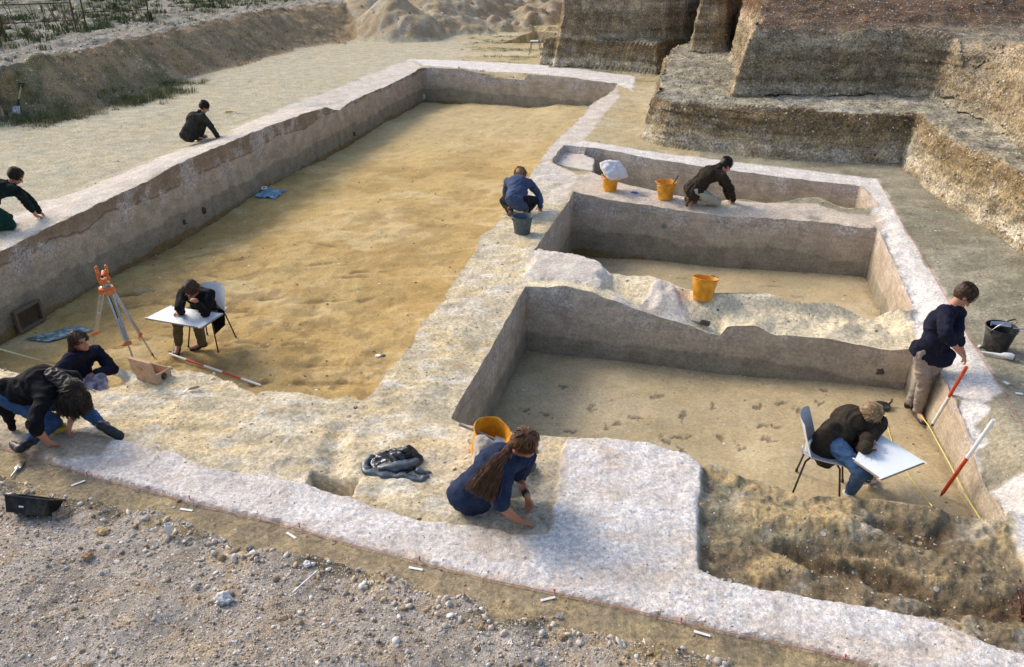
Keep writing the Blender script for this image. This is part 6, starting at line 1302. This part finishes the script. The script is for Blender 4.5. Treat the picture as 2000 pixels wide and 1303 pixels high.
# far crouching person on the terrace
J = solve({'pel': ('g', 371, 272, .15, .24), 'neck': ('r', 391, 216, 'pel', .52, True), 'head': ('r', 399, 209, 'neck', .17, False), 'shR': ('r', 393, 225, 'neck', .18, False), 'shL': ('r', 396, 215, 'neck', .18, True), 'hiR': ('h', -.085), 'hiL': ('h', .085),
 'elR': ('r', 412, 246, 'shR', .29, False), 'wrR': ('g', 426, 263, .1, .07), 'haR': ('g', 434, 268, .0, .03), 'elL': ('r', 406, 238, 'shL', .29, True), 'wrL': ('g', 424, 258, .1, .09), 'haL': ('g', 432, 263, .0, .04),
 'knR': ('r', 390, 244, 'hiR', .43, False), 'anR': ('g', 381, 270, .1, .08), 'toR': ('g', 392, 270, .0, .04), 'knL': ('r', 396, 246, 'hiL', .43, True), 'anL': ('g', 390, 263, .1, .08), 'toL': ('g', 402, 264, .0, .04)})
person('person in a dark olive jacket crouching on the terrace by the long wall', J, (.70, .42, -.58), c_olive, c_olive, s_brown, h_dark, None, 'wide', None, .018, .02, 1.0, .012, .25, hands=(('R', .3), ('L', .5)))
# kneeling person at the left edge
J = solve({'pel': ('w', -30, 405, 11.35), 'neck': ('r', 17, 357, 'pel', .50, True), 'head': ('r', 31, 344, 'neck', .17, False), 'shR': ('r', 24, 371, 'neck', .19, False), 'shL': ('r', 22, 356, 'neck', .18, True), 'hiR': ('h', -.085), 'hiL': ('h', .085),
 'elR': ('r', 47, 391, 'shR', .29, False), 'wrR': ('g', 71, 415, .2, .07), 'haR': ('g', 83, 418, .1, .03), 'elL': ('r', 62, 389, 'shL', .30, True), 'wrL': ('g', 76, 410, .2, .09), 'haL': ('g', 85, 416, .1, .03),
 'knR': ('g', 22, 442, .2, .08), 'anR': ('g', -25, 446, .1, .08), 'toR': ('g', -45, 445, .1, .04), 'knL': ('g', 18, 430, .2, .08), 'anL': ('g', -32, 434, .1, .08), 'toL': ('g', -50, 434, .1, .04)})
person('person in dark green kneeling at the left edge, both hands on the long wall', J, (.75, .1, -.65), c_dgreen, t_green, s_pale, h_dark, None, 'wide', None, .016, .015, {'R': .75, 'L': 1.0}, .012, .2, hands=(('R', .9), ('L', .9)))
# blue jacket, back to the camera
J = solve({'pel': ('g', 1009, 424, .0, .27), 'neck': ('r', 1013, 350, 'pel', .50, True), 'head': ('r', 1016, 343, 'neck', .17, True), 'shR': ('r', 1034, 356, 'neck', .18, False), 'shL': ('r', 992, 355, 'neck', .18, False), 'hiR': ('h', -.095), 'hiL': ('h', .095),
 'elR': ('r', 1053, 382, 'shR', .28, True), 'wrR': ('g', 1056, 402, .1, .08), 'haR': ('g', 1055, 407, .0, .03), 'elL': ('r', 988, 380, 'shL', .28, True), 'wrL': ('r', 1004, 384, 'elL', .24, True),
 'knR': ('r', 1044, 391, 'hiR', .42, True), 'anR': ('g', 1026, 424, .0, .09), 'toR': ('g', 1034, 413, .0, .04), 'knL': ('r', 984, 391, 'hiL', .42, True), 'anL': ('g', 998, 424, .0, .09), 'toL': ('g', 994, 413, .0, .04)})
person('person in a blue jacket crouching on the broad wall with the back turned', J, (.1, .62, -.76), c_blue, t_black, s_brown, h_red, None, 'wide', None, .014, .006, 1.0, .012, .2, hands=(('R', .9), ('L', .9)), collar=c_blue)
# kneeling dark person on the low cross wall
J = solve({'pel': ('g', 1354, 396, .0, .26), 'neck': ('r', 1403, 330, 'pel', .54, True), 'head': ('r', 1418, 323, 'neck', .17, False), 'shR': ('r', 1412, 343, 'neck', .18, False), 'shL': ('r', 1396, 330, 'neck', .18, True), 'hiR': ('h', -.085), 'hiL': ('h', .085),
 'elR': ('r', 1427, 368, 'shR', .29, False), 'wrR': ('g', 1432, 388, .1, .09), 'haR': ('g', 1431, 394, .0, .03), 'elL': ('r', 1416, 362, 'shL', .29, True), 'wrL': ('g', 1424, 385, .1, .09), 'haL': ('g', 1428, 391, .0, .03),
 'knR': ('g', 1400, 395, .0, .085), 'anR': ('g', 1352, 396, .0, .07), 'toR': ('g', 1345, 396, .0, .05), 'knL': ('g', 1390, 389, .0, .085), 'anL': ('g', 1347, 389, .0, .08), 'toL': ('g', 1342, 389, .0, .05)})
hd = J['head']
person('person in a dark brown top kneeling on the low cross wall beside the yellow buckets', J, (.78, .25, -.57), c_brown, t_pale, s_brown, h_dark, None, 'wide', [[hd+Vector((-.08, 0, .05)), hd+Vector((-.15, -.01, .0)), hd+Vector((-.24, -.02, -.03)), hd+Vector((-.31, -.02, -.05))]], .020, .0, 1.0, .012, .2, hands=(('R', .8), ('L', .8)))
# standing person by the right wall
J = solve({'pel': ('z', 1822, 694, .16), 'neck': ('r', 1866, 591, 'pel', .52, False), 'head': ('r', 1884, 576, 'neck', .165, False), 'shR': ('r', 1849, 604, 'neck', .17, False), 'shL': ('r', 1878, 597, 'neck', .17, True), 'hiR': ('h', -.085), 'hiL': ('h', .085),
 'elR': ('r', 1846, 651, 'shR', .28, False), 'wrR': ('r', 1873, 687, 'elR', .25, True), 'haR': ('r', 1886, 701, 'wrR', .12, True), 'elL': ('r', 1868, 650, 'shL', .28, True), 'wrL': ('r', 1879, 684, 'elL', .24, True), 'haL': ('r', 1886, 698, 'wrL', .1, True),
 'knR': ('r', 1806, 752, 'hiR', .43, True), 'anR': ('g', 1794, 800, -.62, .11), 'toR': ('g', 1803, 819, -.7, .05), 'knL': ('r', 1800, 742, 'hiL', .43, True), 'anL': ('g', 1778, 783, -.62, .11), 'toL': ('g', 1783, 793, -.7, .05)})
person('person in a navy jumper and grey trousers standing and leaning over the right wall', J, (.62, -.22, -.75), c_navy, t_grey, s_black, h_brn2, None, 'fringe', None, .021, .005, {'R': .72, 'L': .75}, .010, .12, hands=(('R', .6), ('L', .7)), vox=.010)
# person drawing in the front room
cs = SEAT_R+Vector((.0, 0, .51))
J = solve({'pel': ('v', cs+Vector((.03, 0, 0))), 'neck': ('r', 1682, 815, 'pel', .54, True), 'head': ('r', 1699, 806, 'neck', .17, False), 'shR': ('r', 1668, 838, 'neck', .19, False), 'shL': ('r', 1684, 820, 'neck', .18, True), 'hiR': ('h', -.085), 'hiL': ('h', .085),
 'elR': ('r', 1672, 893, 'shR', .28, False), 'wrR': ('z', 1690, 881, -.06), 'haR': ('z', 1706, 870, -.08), 'elL': ('r', 1694, 856, 'shL', .28, True), 'wrL': ('z', 1693, 864, -.06), 'haL': ('z', 1704, 859, -.08),
 'knR': ('r', 1676, 914, 'hiR', .42, False), 'anR': ('g', 1661, 952, -.62, .10), 'toR': ('g', 1655, 964, -.7, .04), 'knL': ('r', 1688, 896, 'hiL', .43, True), 'anL': ('g', 1694, 932, -.62, .10), 'toL': ('g', 1706, 936, -.7, .04)})
person('person in a brown jumper and jeans drawing at the right board on a grey chair', J, (.72, .05, -.69), c_brown, t_jean, s_pale, h_fair, None, 'wide', None, .038, .002, 1.0, .010, .20, hands=(('R', .6), ('L', .8)), collar=cloth('pink_shirt', (.4, .2, .3)), vox=.010)
for r_ in REP: print('LIMB', *r_)
